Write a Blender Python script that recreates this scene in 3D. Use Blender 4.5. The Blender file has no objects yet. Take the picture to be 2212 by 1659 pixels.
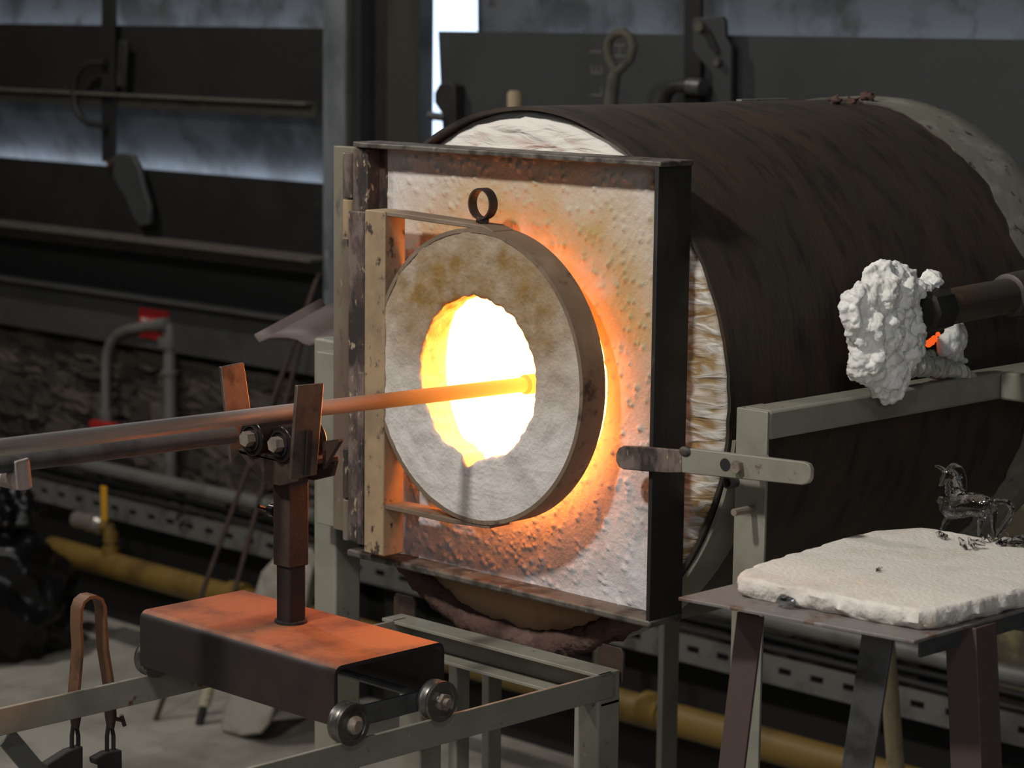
import bpy, bmesh, math, random
import numpy as np
from mathutils import Vector, Matrix, noise

random.seed(7)
SC = bpy.context.scene
COL = SC.collection
PI = math.pi

# ------------------------------------------------------------------ camera
W, H, F = 2212.0, 1659.0, 5260.0
PITCH, ROLL, YAW = math.radians(8.4), 0.0118, math.radians(44.6)
CAM = Vector((1.777, -1.816, 1.519))
_fw = Vector((-math.sin(YAW), math.cos(YAW), 0))
_rt = Vector((math.cos(YAW), math.sin(YAW), 0))
_up = Vector((0, 0, 1))
CF = _fw * math.cos(PITCH) - _up * math.sin(PITCH)
_u = _up * math.cos(PITCH) + _fw * math.sin(PITCH)
CR = _rt * math.cos(ROLL) + _u * math.sin(ROLL)
CU = _u * math.cos(ROLL) - _rt * math.sin(ROLL)
cd = bpy.data.cameras.new('camera')
cam = bpy.data.objects.new('camera', cd)
COL.objects.link(cam)
cam.matrix_world = Matrix(((CR.x, CU.x, -CF.x, CAM.x), (CR.y, CU.y, -CF.y, CAM.y),
                           (CR.z, CU.z, -CF.z, CAM.z), (0, 0, 0, 1)))
cd.sensor_width = 36.0
cd.lens = F / W * 36.0
cd.clip_start = 0.05
cd.dof.use_dof = True
cd.dof.focus_distance = 2.40
cd.dof.aperture_fstop = 10.0
SC.camera = cam

# ------------------------------------------------------------------ world, lights, exposure
wd = bpy.data.worlds.new('world')
SC.world = wd
wd.use_nodes = True
bg = wd.node_tree.nodes['Background']
bg.inputs[0].default_value = (0.62, 0.78, 1.0, 1)
bg.inputs[1].default_value = 2.2
vs = SC.view_settings
vs.view_transform = 'Standard'
vs.look = 'None'
vs.exposure = 0.0
vs.gamma = 1.0
vs.use_curve_mapping = False
SC.cycles.use_denoising = True
SC.cycles.max_bounces = 8
SC.cycles.diffuse_bounces = 3
SC.cycles.glossy_bounces = 3
SC.cycles.transmission_bounces = 8
SC.cycles.caustics_reflective = False
SC.cycles.caustics_refractive = True
SC.cycles.blur_glossy = 0.3
SC.cycles.sample_clamp_indirect = 3.0

def area(name, loc, target, size, power, color, size_y=None):
    l = bpy.data.lights.new(name, 'AREA')
    l.energy = power
    l.color = color
    l.size = size
    if size_y:
        l.shape = 'RECTANGLE'
        l.size_y = size_y
    o = bpy.data.objects.new(name, l)
    COL.objects.link(o)
    o.location = loc
    o.rotation_euler = (Vector(target) - Vector(loc)).to_track_quat('-Z', 'Y').to_euler()
    return o

# workshop lamps hung from the ceiling, out of the frame
area('ceiling_lamp_front', (0.10, -1.75, 2.95), (0.05, -0.1, 1.1), 0.16, 36, (1.0, 0.965, 0.915))
area('ceiling_lamp_second', (-1.45, -1.55, 2.75), (0.0, -0.1, 1.1), 0.14, 15, (1.0, 0.95, 0.92))
area('ceiling_lamp_side', (-2.9, 0.35, 3.2), (-2.2, 0.6, 0.0), 0.18, 28, (1.0, 0.93, 0.88))
area('ceiling_lamp_right', (1.7, -1.6, 2.9), (0.4, 0.0, 1.0), 0.16, 6, (1.0, 0.97, 0.93))
# unseen bluish fill light added behind the camera, to the right
area('window_daylight', (3.45, -2.6, 2.1), (0.3, 0.2, 1.1), 1.3, 26, (0.84, 0.90, 1.0), 0.9)
# daylight that enters through the slots between the wall sheets
area('slot_daylight_low', (-3.55, 1.84, 1.135), (-3.55, 1.89, 1.33), 2.3, 0.95, (0.70, 0.82, 1.0), 0.02)
area('slot_daylight_high', (-3.55, 1.84, 1.485), (-3.55, 1.89, 1.70), 2.3, 0.85, (0.70, 0.82, 1.0), 0.02)
area('slot_daylight_right', (-0.2, 1.84, 1.480), (-0.2, 1.89, 1.70), 3.4, 0.9, (0.68, 0.80, 1.0), 0.02)

# ------------------------------------------------------------------ helpers
AXI = {'X': 0, 'Y': 1, 'Z': 2}

def P(x, y, ax, val):
    """the point of the plane ax = val (metres) that the camera sees at photo pixel x, y"""
    d = CF + CR * ((x - W / 2) / F) - CU * ((y - H / 2) / F)
    i = AXI[ax]
    return CAM + d * ((val - CAM[i]) / d[i])

def V(*a):
    return Vector(a)

class MB:
    def __init__(s):
        s.v = []
        s.f = []

    def add(s, vs_, fs):
        o = len(s.v)
        s.v += [tuple(p) for p in vs_]
        s.f += [tuple(i + o for i in f) for f in fs]
        return s

    def box(s, x0, x1, y0, y1, z0, z1):
        return s.hexa([(x0, y0, z0), (x1, y0, z0), (x1, y1, z0), (x0, y1, z0),
                       (x0, y0, z1), (x1, y0, z1), (x1, y1, z1), (x0, y1, z1)])

    def hexa(s, p):
        return s.add(p, [(0, 3, 2, 1), (4, 5, 6, 7), (0, 1, 5, 4), (1, 2, 6, 5), (2, 3, 7, 6), (3, 0, 4, 7)])

    def prism(s, pts, ext):
        pts = [Vector(p) for p in pts]
        ext = Vector(ext)
        n = len(pts)
        fs = [tuple(range(n - 1, -1, -1)), tuple(range(n, 2 * n))]
        fs += [(i, (i + 1) % n, n + (i + 1) % n, n + i) for i in range(n)]
        return s.add(pts + [p + ext for p in pts], fs)

    def bar(s, a, b, u, w, t):
        """flat bar from a to b, w wide along u, t thick along the third direction"""
        a, b, u = Vector(a), Vector(b), Vector(u).normalized()
        d = (b - a).normalized()
        u = (u - d * u.dot(d)).normalized()
        n = d.cross(u)
        q = [a + u * (sx * w / 2) + n * (sy * t / 2) for sx, sy in ((-1, -1), (1, -1), (1, 1), (-1, 1))]
        return s.prism(q, b - a)

    def angle(s, a, b, u, v, w, t):
        a, u, v = Vector(a), Vector(u).normalized(), Vector(v).normalized()
        q = [a, a + u * w, a + u * w + v * t, a + u * t + v * t, a + u * t + v * w, a + v * w]
        return s.prism(q, Vector(b) - a)

    def tube(s, pts, r, seg=16, caps=True):
        pts = [Vector(p) for p in pts]
        n = len(pts)
        rr = r if isinstance(r, (list, tuple)) else [r] * n
        vs_, fs = [], []
        t0 = (pts[1] - pts[0]).normalized()
        u = t0.orthogonal().normalized()
        for i, p in enumerate(pts):
            if i == 0:
                t = t0
            elif i == n - 1:
                t = (pts[-1] - pts[-2]).normalized()
            else:
                t = ((pts[i + 1] - p).normalized() + (p - pts[i - 1]).normalized()).normalized()
            u = (u - t * u.dot(t)).normalized()
            w = t.cross(u)
            for k in range(seg):
                a = 2 * PI * k / seg
                vs_.append(p + (u * math.cos(a) + w * math.sin(a)) * rr[i])
        for i in range(n - 1):
            for k in range(seg):
                k2 = (k + 1) % seg
                fs.append((i * seg + k, i * seg + k2, (i + 1) * seg + k2, (i + 1) * seg + k))
        if caps:
            fs.append(tuple(range(seg - 1, -1, -1)))
            fs.append(tuple(range((n - 1) * seg, n * seg)))
        return s.add(vs_, fs)

    def ring(s, c, ax, r0, r1, l0, l1, a0=0.0, a1=2 * PI, seg=96):
        """solid annular sector about axis ax through c; angle 0 points to u, see basis"""
        c, ax = Vector(c), Vector(ax).normalized()
        if abs(ax.y) > 0.9:
            u, w = V(1, 0, 0), V(0, 0, 1)
        elif abs(ax.x) > 0.9:
            u, w = V(0, 1, 0), V(0, 0, 1)
        else:
            u = ax.orthogonal().normalized()
            w = ax.cross(u)
        full = abs(a1 - a0 - 2 * PI) < 1e-6
        m = seg if full else seg + 1
        vs_, fs = [], []
        for i in range(m):
            a = a0 + (a1 - a0) * i / seg
            d = u * math.cos(a) + w * math.sin(a)
            vs_ += [c + d * r0 + ax * l0, c + d * r1 + ax * l0, c + d * r1 + ax * l1, c + d * r0 + ax * l1]
        for i in range(seg):
            j = (i + 1) % m
            for k in range(4):
                k2 = (k + 1) % 4
                fs.append((i * 4 + k, j * 4 + k, j * 4 + k2, i * 4 + k2))
        if not full:
            fs.append((0, 1, 2, 3))
            e = (m - 1) * 4
            fs.append((e + 3, e + 2, e + 1, e))
        return s.add(vs_, fs)

    def ball(s, c, r, seg=16, rings=10, sq=(1, 1, 1)):
        c = Vector(c)
        vs_ = [c + V(0, 0, r * sq[2])]
        for i in range(1, rings):
            th = PI * i / rings
            for k in range(seg):
                a = 2 * PI * k / seg
                vs_.append(c + V(r * sq[0] * math.sin(th) * math.cos(a), r * sq[1] * math.sin(th) * math.sin(a), r * sq[2] * math.cos(th)))
        vs_.append(c - V(0, 0, r * sq[2]))
        fs = [(0, 1 + k, 1 + (k + 1) % seg) for k in range(seg)]
        for i in range(rings - 2):
            for k in range(seg):
                a, b = 1 + i * seg + k, 1 + i * seg + (k + 1) % seg
                fs.append((a, a + seg, b + seg, b))
        e = len(vs_) - 1
        o = 1 + (rings - 2) * seg
        fs += [(o + k, e, o + (k + 1) % seg) for k in range(seg)]
        return s.add(vs_, fs)

    def hexbolt(s, a, d, r, h, seg=6):
        a, d = Vector(a), Vector(d).normalized()
        return s.tube([a, a + d * h], r, seg)

    def build(s, name, mat, parent=None, bevel=0.0, smooth=35, **kw):
        return make(name, s.v, s.f, mat, parent, bevel, smooth, **kw)

ORG = {}

def make(name, v, f, mat, parent=None, bevel=0.0, smooth=35, kind=None, label=None):
    o0 = ORG.get(parent.name, V(0, 0, 0)) if parent else V(0, 0, 0)
    me = bpy.data.meshes.new(name)
    me.from_pydata([(p[0] - o0.x, p[1] - o0.y, p[2] - o0.z) for p in v], [], f)
    me.update()
    if smooth:
        me.polygons.foreach_set('use_smooth', [True] * len(me.polygons))
        me.set_sharp_from_angle(angle=math.radians(smooth))
    me.materials.append(mat)
    o = bpy.data.objects.new(name, me)
    COL.objects.link(o)
    if parent:
        o.parent = parent
        ORG[o.name] = o0
    if bevel:
        m = o.modifiers.new('bevel', 'BEVEL')
        m.width = bevel
        m.segments = 2
        m.limit_method = 'ANGLE'
        m.angle_limit = math.radians(50)
    if kind:
        o['kind'] = kind
    if label:
        o['label'] = label
    return o

def tag(o, label, cat, group=None):
    o['label'] = label
    o['category'] = cat
    if group:
        o['group'] = group
    return o

def thing(name, label, cat, loc, group=None):
    o = bpy.data.objects.new(name, None)
    COL.objects.link(o)
    o.location = loc
    o.empty_display_size = 0.02
    ORG[o.name] = Vector(loc)
    return tag(o, label, cat, group)

def struct(o):
    o['kind'] = 'structure'
    return o

def fbm(p, sc, oct=3):
    p = Vector(p) * sc
    r, a = 0.0, 1.0
    for _ in range(oct):
        r += noise.noise(p) * a
        p = p * 2.03 + V(7.1, 3.3, 1.7)
        a *= 0.5
    return r

# ------------------------------------------------------------------ materials
def mat(name, base, rough=0.6, metal=0.0, mix=(), bump=None, stretch=(1, 1, 1), spec=0.5, rnd=None):
    """mix: (colour, noise scale, from, to, detail) layers over the base; bump: (scale, strength, distance)"""
    m = bpy.data.materials.new(name)
    m.use_nodes = True
    nt = m.node_tree
    N, L = nt.nodes, nt.links
    bs = N['Principled BSDF']
    bs.inputs['Roughness'].default_value = rough
    bs.inputs['Metallic'].default_value = metal
    bs.inputs['Specular IOR Level'].default_value = spec
    tc = N.new('ShaderNodeTexCoord')
    mp = N.new('ShaderNodeMapping')
    mp.inputs['Scale'].default_value = stretch
    L.new(tc.outputs['Object'], mp.inputs[0])
    vec = mp.outputs[0]
    if rnd:
        oi = N.new('ShaderNodeObjectInfo')
        va = N.new('ShaderNodeVectorMath')
        va.operation = 'ADD'
        cx = N.new('ShaderNodeCombineXYZ')
        mu = N.new('ShaderNodeMath')
        mu.operation = 'MULTIPLY'
        mu.inputs[1].default_value = 37.0
        L.new(oi.outputs['Random'], mu.inputs[0])
        L.new(mu.outputs[0], cx.inputs[0])
        L.new(vec, va.inputs[0])
        L.new(cx.outputs[0], va.inputs[1])
        vec = va.outputs[0]
    last = None
    for i, lay in enumerate(mix):
        c, sc, lo, hi = lay[:4]
        n = N.new('ShaderNodeTexNoise')
        n.inputs['Scale'].default_value = sc
        n.inputs['Detail'].default_value = lay[4] if len(lay) > 4 else 5
        n.inputs['Roughness'].default_value = 0.6
        L.new(vec, n.inputs['Vector'])
        r = N.new('ShaderNodeMapRange')
        r.inputs['From Min'].default_value = lo
        r.inputs['From Max'].default_value = hi
        L.new(n.outputs['Fac'], r.inputs['Value'])
        x = N.new('ShaderNodeMix')
        x.data_type = 'RGBA'
        L.new(r.outputs[0], x.inputs['Factor'])
        if last is None:
            x.inputs[6].default_value = (*base, 1)
        else:
            L.new(last, x.inputs[6])
        x.inputs[7].default_value = (*c, 1)
        last = x.outputs[2]
    if rnd:
        hs = N.new('ShaderNodeHueSaturation')
        rr = N.new('ShaderNodeMapRange')
        rr.inputs['To Min'].default_value = rnd[0]
        rr.inputs['To Max'].default_value = rnd[1]
        L.new(oi.outputs['Random'], rr.inputs['Value'])
        L.new(rr.outputs[0], hs.inputs['Value'])
        if last is None:
            hs.inputs['Color'].default_value = (*base, 1)
        else:
            L.new(last, hs.inputs['Color'])
        last = hs.outputs[0]
    if last is None:
        bs.inputs['Base Color'].default_value = (*base, 1)
    else:
        L.new(last, bs.inputs['Base Color'])
    if bump:
        n = N.new('ShaderNodeTexNoise')
        n.inputs['Scale'].default_value = bump[0]
        n.inputs['Detail'].default_value = 6
        L.new(vec, n.inputs['Vector'])
        b = N.new('ShaderNodeBump')
        b.inputs['Strength'].default_value = bump[1]
        b.inputs['Distance'].default_value = bump[2]
        L.new(n.outputs['Fac'], b.inputs['Height'])
        L.new(b.outputs[0], bs.inputs['Normal'])
    return m

def nodes_of(m):
    return m.node_tree.nodes, m.node_tree.links, m.node_tree.nodes['Principled BSDF']

M = {}
M['shell'] = mat('drum_rust', (0.050, 0.039, 0.030), 0.55, 0.1,
                 [((0.080, 0.048, 0.030), 9, 0.45, 0.75), ((0.018, 0.016, 0.014), 14, 0.5, 0.72), ((0.30, 0.25, 0.2), 90, 0.74, 0.80)],
                 (60, 0.25, 0.003), (1, 3, 1))
M['band'] = mat('pale_paint', (0.22, 0.21, 0.17), 0.6, 0, [((0.32, 0.31, 0.27), 30, 0.5, 0.7), ((0.05, 0.04, 0.03), 45, 0.60, 0.68)], (70, 0.3, 0.003))
M['green'] = mat('grey_green_paint', (0.255, 0.245, 0.195), 0.5, 0,
                 [((0.185, 0.175, 0.135), 14, 0.45, 0.7), ((0.12, 0.06, 0.04), 45, 0.66, 0.72), ((0.42, 0.40, 0.35), 70, 0.72, 0.76)], (90, 0.12, 0.002))
M['post'] = mat('heat_stained_paint', (0.20, 0.18, 0.13), 0.55, 0,
                [((0.15, 0.105, 0.08), 8, 0.42, 0.6), ((0.06, 0.05, 0.045), 30, 0.60, 0.70), ((0.36, 0.32, 0.29), 40, 0.66, 0.74)], (80, 0.2, 0.002), (1, 1, 0.4))
M['lip'] = mat('scaled_steel', (0.14, 0.125, 0.10), 0.6, 0.2,
               [((0.05, 0.042, 0.035), 45, 0.45, 0.62), ((0.30, 0.26, 0.2), 60, 0.62, 0.75)], (90, 0.3, 0.002))
M['black'] = mat('black_steel', (0.022, 0.021, 0.019), 0.6, 0.2, [((0.05, 0.047, 0.042), 25, 0.55, 0.75), ((0.16, 0.16, 0.15), 60, 0.70, 0.80)], (70, 0.3, 0.002), (1, 1, 0.35))
M['hinge'] = mat('flaked_steel', (0.17, 0.125, 0.105), 0.7, 0, [((0.030, 0.023, 0.020), 22, 0.44, 0.54), ((0.07, 0.045, 0.037), 60, 0.48, 0.62), ((0.38, 0.30, 0.2), 130, 0.62, 0.68)], (110, 0.4, 0.002), (1, 1, 0.5))
M['tan'] = mat('tan_scaled_bar', (0.38, 0.27, 0.155), 0.7, 0, [((0.25, 0.18, 0.11), 14, 0.45, 0.65), ((0.06, 0.042, 0.034), 75, 0.58, 0.66)], (110, 0.3, 0.002), (1, 1, 0.7))
M['ringsteel'] = mat('oxidised_band', (0.19, 0.135, 0.09), 0.65, 0.1, [((0.30, 0.23, 0.16), 12, 0.5, 0.7), ((0.05, 0.036, 0.028), 35, 0.60, 0.70)], (70, 0.3, 0.002))
M['rusty'] = mat('rusty_steel', (0.062, 0.038, 0.028), 0.6, 0.2, [((0.035, 0.024, 0.018), 25, 0.5, 0.7), ((0.12, 0.07, 0.045), 60, 0.6, 0.75)], (90, 0.3, 0.002))
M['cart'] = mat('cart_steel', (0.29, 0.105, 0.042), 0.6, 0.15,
                [((0.14, 0.052, 0.028), 12, 0.44, 0.60), ((0.07, 0.033, 0.024), 30, 0.62, 0.72), ((0.6, 0.5, 0.4), 170, 0.76, 0.80)], (120, 0.25, 0.002))  # furnace's orange glow put into this rust-red top colour
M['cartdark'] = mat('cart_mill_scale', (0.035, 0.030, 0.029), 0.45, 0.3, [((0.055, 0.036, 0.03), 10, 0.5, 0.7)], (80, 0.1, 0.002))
M['guide'] = mat('plate_steel', (0.22, 0.17, 0.14), 0.5, 0.85, [((0.12, 0.09, 0.075), 40, 0.5, 0.7)], (110, 0.2, 0.002))
M['wheel'] = mat('worn_steel', (0.20, 0.19, 0.17), 0.35, 0.8, [((0.08, 0.07, 0.06), 30, 0.5, 0.7)], (60, 0.1, 0.002))
M['roller'] = mat('dark_bearing', (0.03, 0.027, 0.026), 0.22, 0.5)
M['bolt'] = mat('bolt_steel', (0.36, 0.30, 0.24), 0.5, 0.5, [((0.14, 0.1, 0.08), 90, 0.5, 0.7)])
M['plate'] = mat('table_plate', (0.22, 0.20, 0.185), 0.55, 0.2, [((0.15, 0.09, 0.06), 30, 0.55, 0.66), ((0.32, 0.3, 0.28), 70, 0.6, 0.7)], (90, 0.2, 0.002))
M['legred'] = mat('red_oxide_angle', (0.095, 0.062, 0.055), 0.6, 0.1, [((0.15, 0.13, 0.12), 70, 0.66, 0.74)], (90, 0.2, 0.002))
M['leggrey'] = mat('grey_angle', (0.115, 0.115, 0.115), 0.45, 0.4, [((0.05, 0.05, 0.05), 25, 0.5, 0.7)], (90, 0.2, 0.002))
M['slab'] = mat('fibre_board', (0.76, 0.71, 0.63), 0.9, 0, [((0.66, 0.58, 0.50), 14, 0.5, 0.7), ((0.35, 0.3, 0.26), 120, 0.74, 0.80), ((0.82, 0.70, 0.52), 25, 0.64, 0.74)], (230, 0.5, 0.003))
M['wool'] = mat('ceramic_wool', (0.86, 0.85, 0.80), 1.0, 0, [((0.80, 0.78, 0.70), 20, 0.5, 0.7)], (220, 0.35, 0.002), spec=0.1)
M['woolgrey'] = mat('dirty_wool', (0.50, 0.49, 0.42), 1.0, 0, [((0.36, 0.34, 0.3), 30, 0.5, 0.7)], (160, 0.8, 0.004), spec=0.1)
M['pipe_dark'] = mat('burner_pipe', (0.07, 0.06, 0.05), 0.5, 0.3, [((0.10, 0.055, 0.035), 25, 0.5, 0.7), ((0.17, 0.15, 0.12), 50, 0.64, 0.74)], (80, 0.2, 0.002))
M['rollfibre'] = mat('scorched_fibre', (0.105, 0.062, 0.05), 1.0, 0, [((0.155, 0.10, 0.085), 30, 0.5, 0.7), ((0.07, 0.045, 0.04), 45, 0.55, 0.7)], (130, 0.9, 0.004), spec=0.1)
M['board'] = mat('brown_board', (0.42, 0.25, 0.14), 0.9, 0, [((0.30, 0.17, 0.09), 18, 0.5, 0.7)], (80, 0.2, 0.002))
M['sheet'] = mat('rusty_sheet', (0.085, 0.062, 0.053), 0.6, 0.1, [((0.065, 0.042, 0.034), 25, 0.5, 0.7)], (60, 0.2, 0.002))
M['wall_dark'] = mat('wall_sheet_dark', (0.014, 0.014, 0.012), 0.6, 0.1, [((0.008, 0.008, 0.0075), 6, 0.45, 0.7), ((0.036, 0.032, 0.026), 25, 0.66, 0.78)])
M['wall_dark2'] = mat('wall_sheet_blue', (0.044, 0.046, 0.048), 0.6, 0.1, [((0.032, 0.034, 0.035), 4, 0.45, 0.7), ((0.3, 0.3, 0.28), 60, 0.80, 0.82)])
M['wall_pale'] = mat('galvanised_sheet', (0.10, 0.107, 0.115), 0.55, 0.1, [((0.045, 0.047, 0.046), 7, 0.44, 0.60), ((0.04, 0.036, 0.028), 14, 0.60, 0.74)])
M['ledge'] = mat('dusty_angle', (0.085, 0.077, 0.058), 0.8, 0, [((0.05, 0.045, 0.035), 20, 0.5, 0.7)])
M['beam'] = mat('wall_beam', (0.060, 0.061, 0.060), 0.6, 0.1, [((0.038, 0.039, 0.039), 7, 0.45, 0.7), ((0.2, 0.19, 0.16), 40, 0.7, 0.78)])
M['column'] = mat('galvanised_column', (0.19, 0.205, 0.22), 0.5, 0.2, [((0.10, 0.11, 0.12), 9, 0.45, 0.65), ((0.34, 0.35, 0.35), 30, 0.65, 0.75)], None, (1, 1, 0.5))
M['column2'] = mat('brown_column', (0.040, 0.036, 0.026), 0.6, 0.1, [((0.024, 0.022, 0.017), 9, 0.5, 0.7), ((0.15, 0.09, 0.05), 25, 0.66, 0.76)], None, (1, 1, 0.4))
M['stone'] = mat('rubble_stone', (0.150, 0.125, 0.105), 0.95, 0, [((0.20, 0.17, 0.125), 10, 0.5, 0.7), ((0.085, 0.07, 0.06), 16, 0.52, 0.7), ((0.40, 0.33, 0.15), 14, 0.60, 0.68)], (45, 1.0, 0.010), rnd=(0.4, 1.35))
M['mortar'] = mat('dark_mortar', (0.10, 0.085, 0.055), 1.0, 0, [((0.26, 0.22, 0.11), 12, 0.52, 0.66)], (40, 0.8, 0.006))
M['plinth'] = mat('black_plinth', (0.012, 0.012, 0.012), 0.8)
M['floor'] = mat('concrete', (0.40, 0.38, 0.325), 0.85, 0, [((0.22, 0.205, 0.17), 4, 0.42, 0.62, 8), ((0.42, 0.41, 0.38), 12, 0.66, 0.76), ((0.12, 0.11, 0.09), 30, 0.66, 0.76)], (25, 0.3, 0.004))
M['room'] = mat('workshop_wall', (0.10, 0.10, 0.095), 0.9)
M['conduit'] = mat('grey_conduit', (0.17, 0.17, 0.155), 0.5, 0.2, [((0.11, 0.11, 0.095), 12, 0.5, 0.7)])
M['tray'] = mat('perforated_tray', (0.165, 0.165, 0.15), 0.55, 0.2, [((0.09, 0.09, 0.08), 12, 0.5, 0.7)])
M['cable'] = mat('black_cable', (0.025, 0.025, 0.025), 0.45)
M['yellow'] = mat('yellow_gas_pipe', (0.20, 0.125, 0.024), 0.55, 0, [((0.11, 0.066, 0.015), 9, 0.5, 0.7), ((0.08, 0.06, 0.03), 40, 0.68, 0.72)])
M['yellow2'] = mat('yellow_handle', (0.75, 0.38, 0.02), 0.45)
M['brass'] = mat('plated_valve', (0.45, 0.42, 0.36), 0.35, 0.7)
M['red'] = mat('red_enamel', (0.38, 0.02, 0.018), 0.45)
M['white'] = mat('white_print', (0.75, 0.72, 0.68), 0.6)
M['chalk'] = mat('chalk', (0.105, 0.108, 0.104), 0.9)
M['tong'] = mat('tong_rust', (0.15, 0.075, 0.038), 0.6, 0.2, [((0.06, 0.032, 0.02), 30, 0.5, 0.7)], (90, 0.3, 0.002))
M['bag'] = mat('black_plastic', (0.006, 0.006, 0.0065), 0.25, 0, (), (14, 0.6, 0.03), (1, 1, .5), spec=0.35)
M['twine'] = mat('twine', (0.45, 0.40, 0.28), 0.9)
M['wood'] = mat('wood_peg', (0.38, 0.30, 0.18), 0.7, 0, [((0.25, 0.19, 0.11), 40, 0.5, 0.7)])
M['paddle'] = mat('ashen_board', (0.36, 0.33, 0.28), 0.85, 0, [((0.22, 0.2, 0.17), 14, 0.5, 0.7)], (60, 0.3, 0.003))
M['char'] = mat('charred_wood', (0.02, 0.018, 0.016), 0.8)
M['liveband'] = mat('pink_coated_steel', (0.40, 0.30, 0.26), 0.6, 0, [((0.28, 0.26, 0.23), 25, 0.5, 0.7)])

# glass
g = bpy.data.materials.new('clear_glass')
g.use_nodes = True
b = g.node_tree.nodes['Principled BSDF']
b.inputs['Transmission Weight'].default_value = 1.0
b.inputs['Roughness'].default_value = 0.0
b.inputs['IOR'].default_value = 1.5
nz = g.node_tree.nodes.new('ShaderNodeTexNoise')
nz.inputs['Scale'].default_value = 75
nb = g.node_tree.nodes.new('ShaderNodeBump')
nb.inputs['Strength'].default_value = 0.5
nb.inputs['Distance'].default_value = 0.003
g.node_tree.links.new(nz.outputs['Fac'], nb.inputs['Height'])
M['glass'] = g

# white-hot chamber lining: it gives off the furnace light
m = bpy.data.materials.new('white_hot_lining')
m.use_nodes = True
b = m.node_tree.nodes['Principled BSDF']
b.inputs['Base Color'].default_value = (0.5, 0.4, 0.3, 1)
b.inputs['Emission Color'].default_value = (1.0, 0.29, 0.055, 1)
b.inputs['Emission Strength'].default_value = 20.0
M['hot'] = m

m = bpy.data.materials.new('burner_flame')
m.use_nodes = True
b = m.node_tree.nodes['Principled BSDF']
b.inputs['Base Color'].default_value = (0.1, 0.03, 0.01, 1)
b.inputs['Emission Color'].default_value = (1.0, 0.12, 0.015, 1)
b.inputs['Emission Strength'].default_value = 0.9
M['flame'] = m

def y_ramp(nt, y0, y1, axis=1, coord='Object'):
    N, L = nt.nodes, nt.links
    tc = N.new('ShaderNodeTexCoord')
    sx = N.new('ShaderNodeSeparateXYZ')
    L.new(tc.outputs[coord], sx.inputs[0])
    r = N.new('ShaderNodeMapRange')
    r.inputs['From Min'].default_value = y0
    r.inputs['From Max'].default_value = y1
    L.new(sx.outputs[axis], r.inputs['Value'])
    return r.outputs[0]

# blowing iron: brushed steel whose tip is hot enough to glow
m = mat('blowing_iron', (0.66, 0.65, 0.64), 0.36, 0.9, [((0.42, 0.40, 0.38), 60, 0.45, 0.7)], (200, 0.5, 0.001), (1, 0.06, 1))
N, L, bs = nodes_of(m)
ox = y_ramp(m.node_tree, -0.12, 0.10)       # oxidised, no longer bright, towards the hot end
xm = N.new('ShaderNodeMix')
xm.data_type = 'RGBA'
L.new(ox, xm.inputs['Factor'])
L.new(bs.inputs['Base Color'].links[0].from_socket, xm.inputs[6])
xm.inputs[7].default_value = (0.10, 0.07, 0.05, 1)
L.new(xm.outputs[2], bs.inputs['Base Color'])
for sock, v0, v1 in (('Metallic', .9, .2), ('Roughness', .36, .7)):
    mr = N.new('ShaderNodeMapRange')
    mr.inputs['To Min'].default_value = v0
    mr.inputs['To Max'].default_value = v1
    L.new(ox, mr.inputs['Value'])
    L.new(mr.outputs[0], bs.inputs[sock])
r = y_ramp(m.node_tree, 0.05, 0.30)
pw = N.new('ShaderNodeMath')
pw.operation = 'POWER'
pw.inputs[1].default_value = 2.2
L.new(r, pw.inputs[0])
ml = N.new('ShaderNodeMath')
ml.operation = 'MULTIPLY'
ml.inputs[1].default_value = 1.1
L.new(pw.outputs[0], ml.inputs[0])
bs.inputs['Emission Color'].default_value = (1.0, 0.42, 0.03, 1)
L.new(ml.outputs[0], bs.inputs['Emission Strength'])
M['iron'] = m

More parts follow.
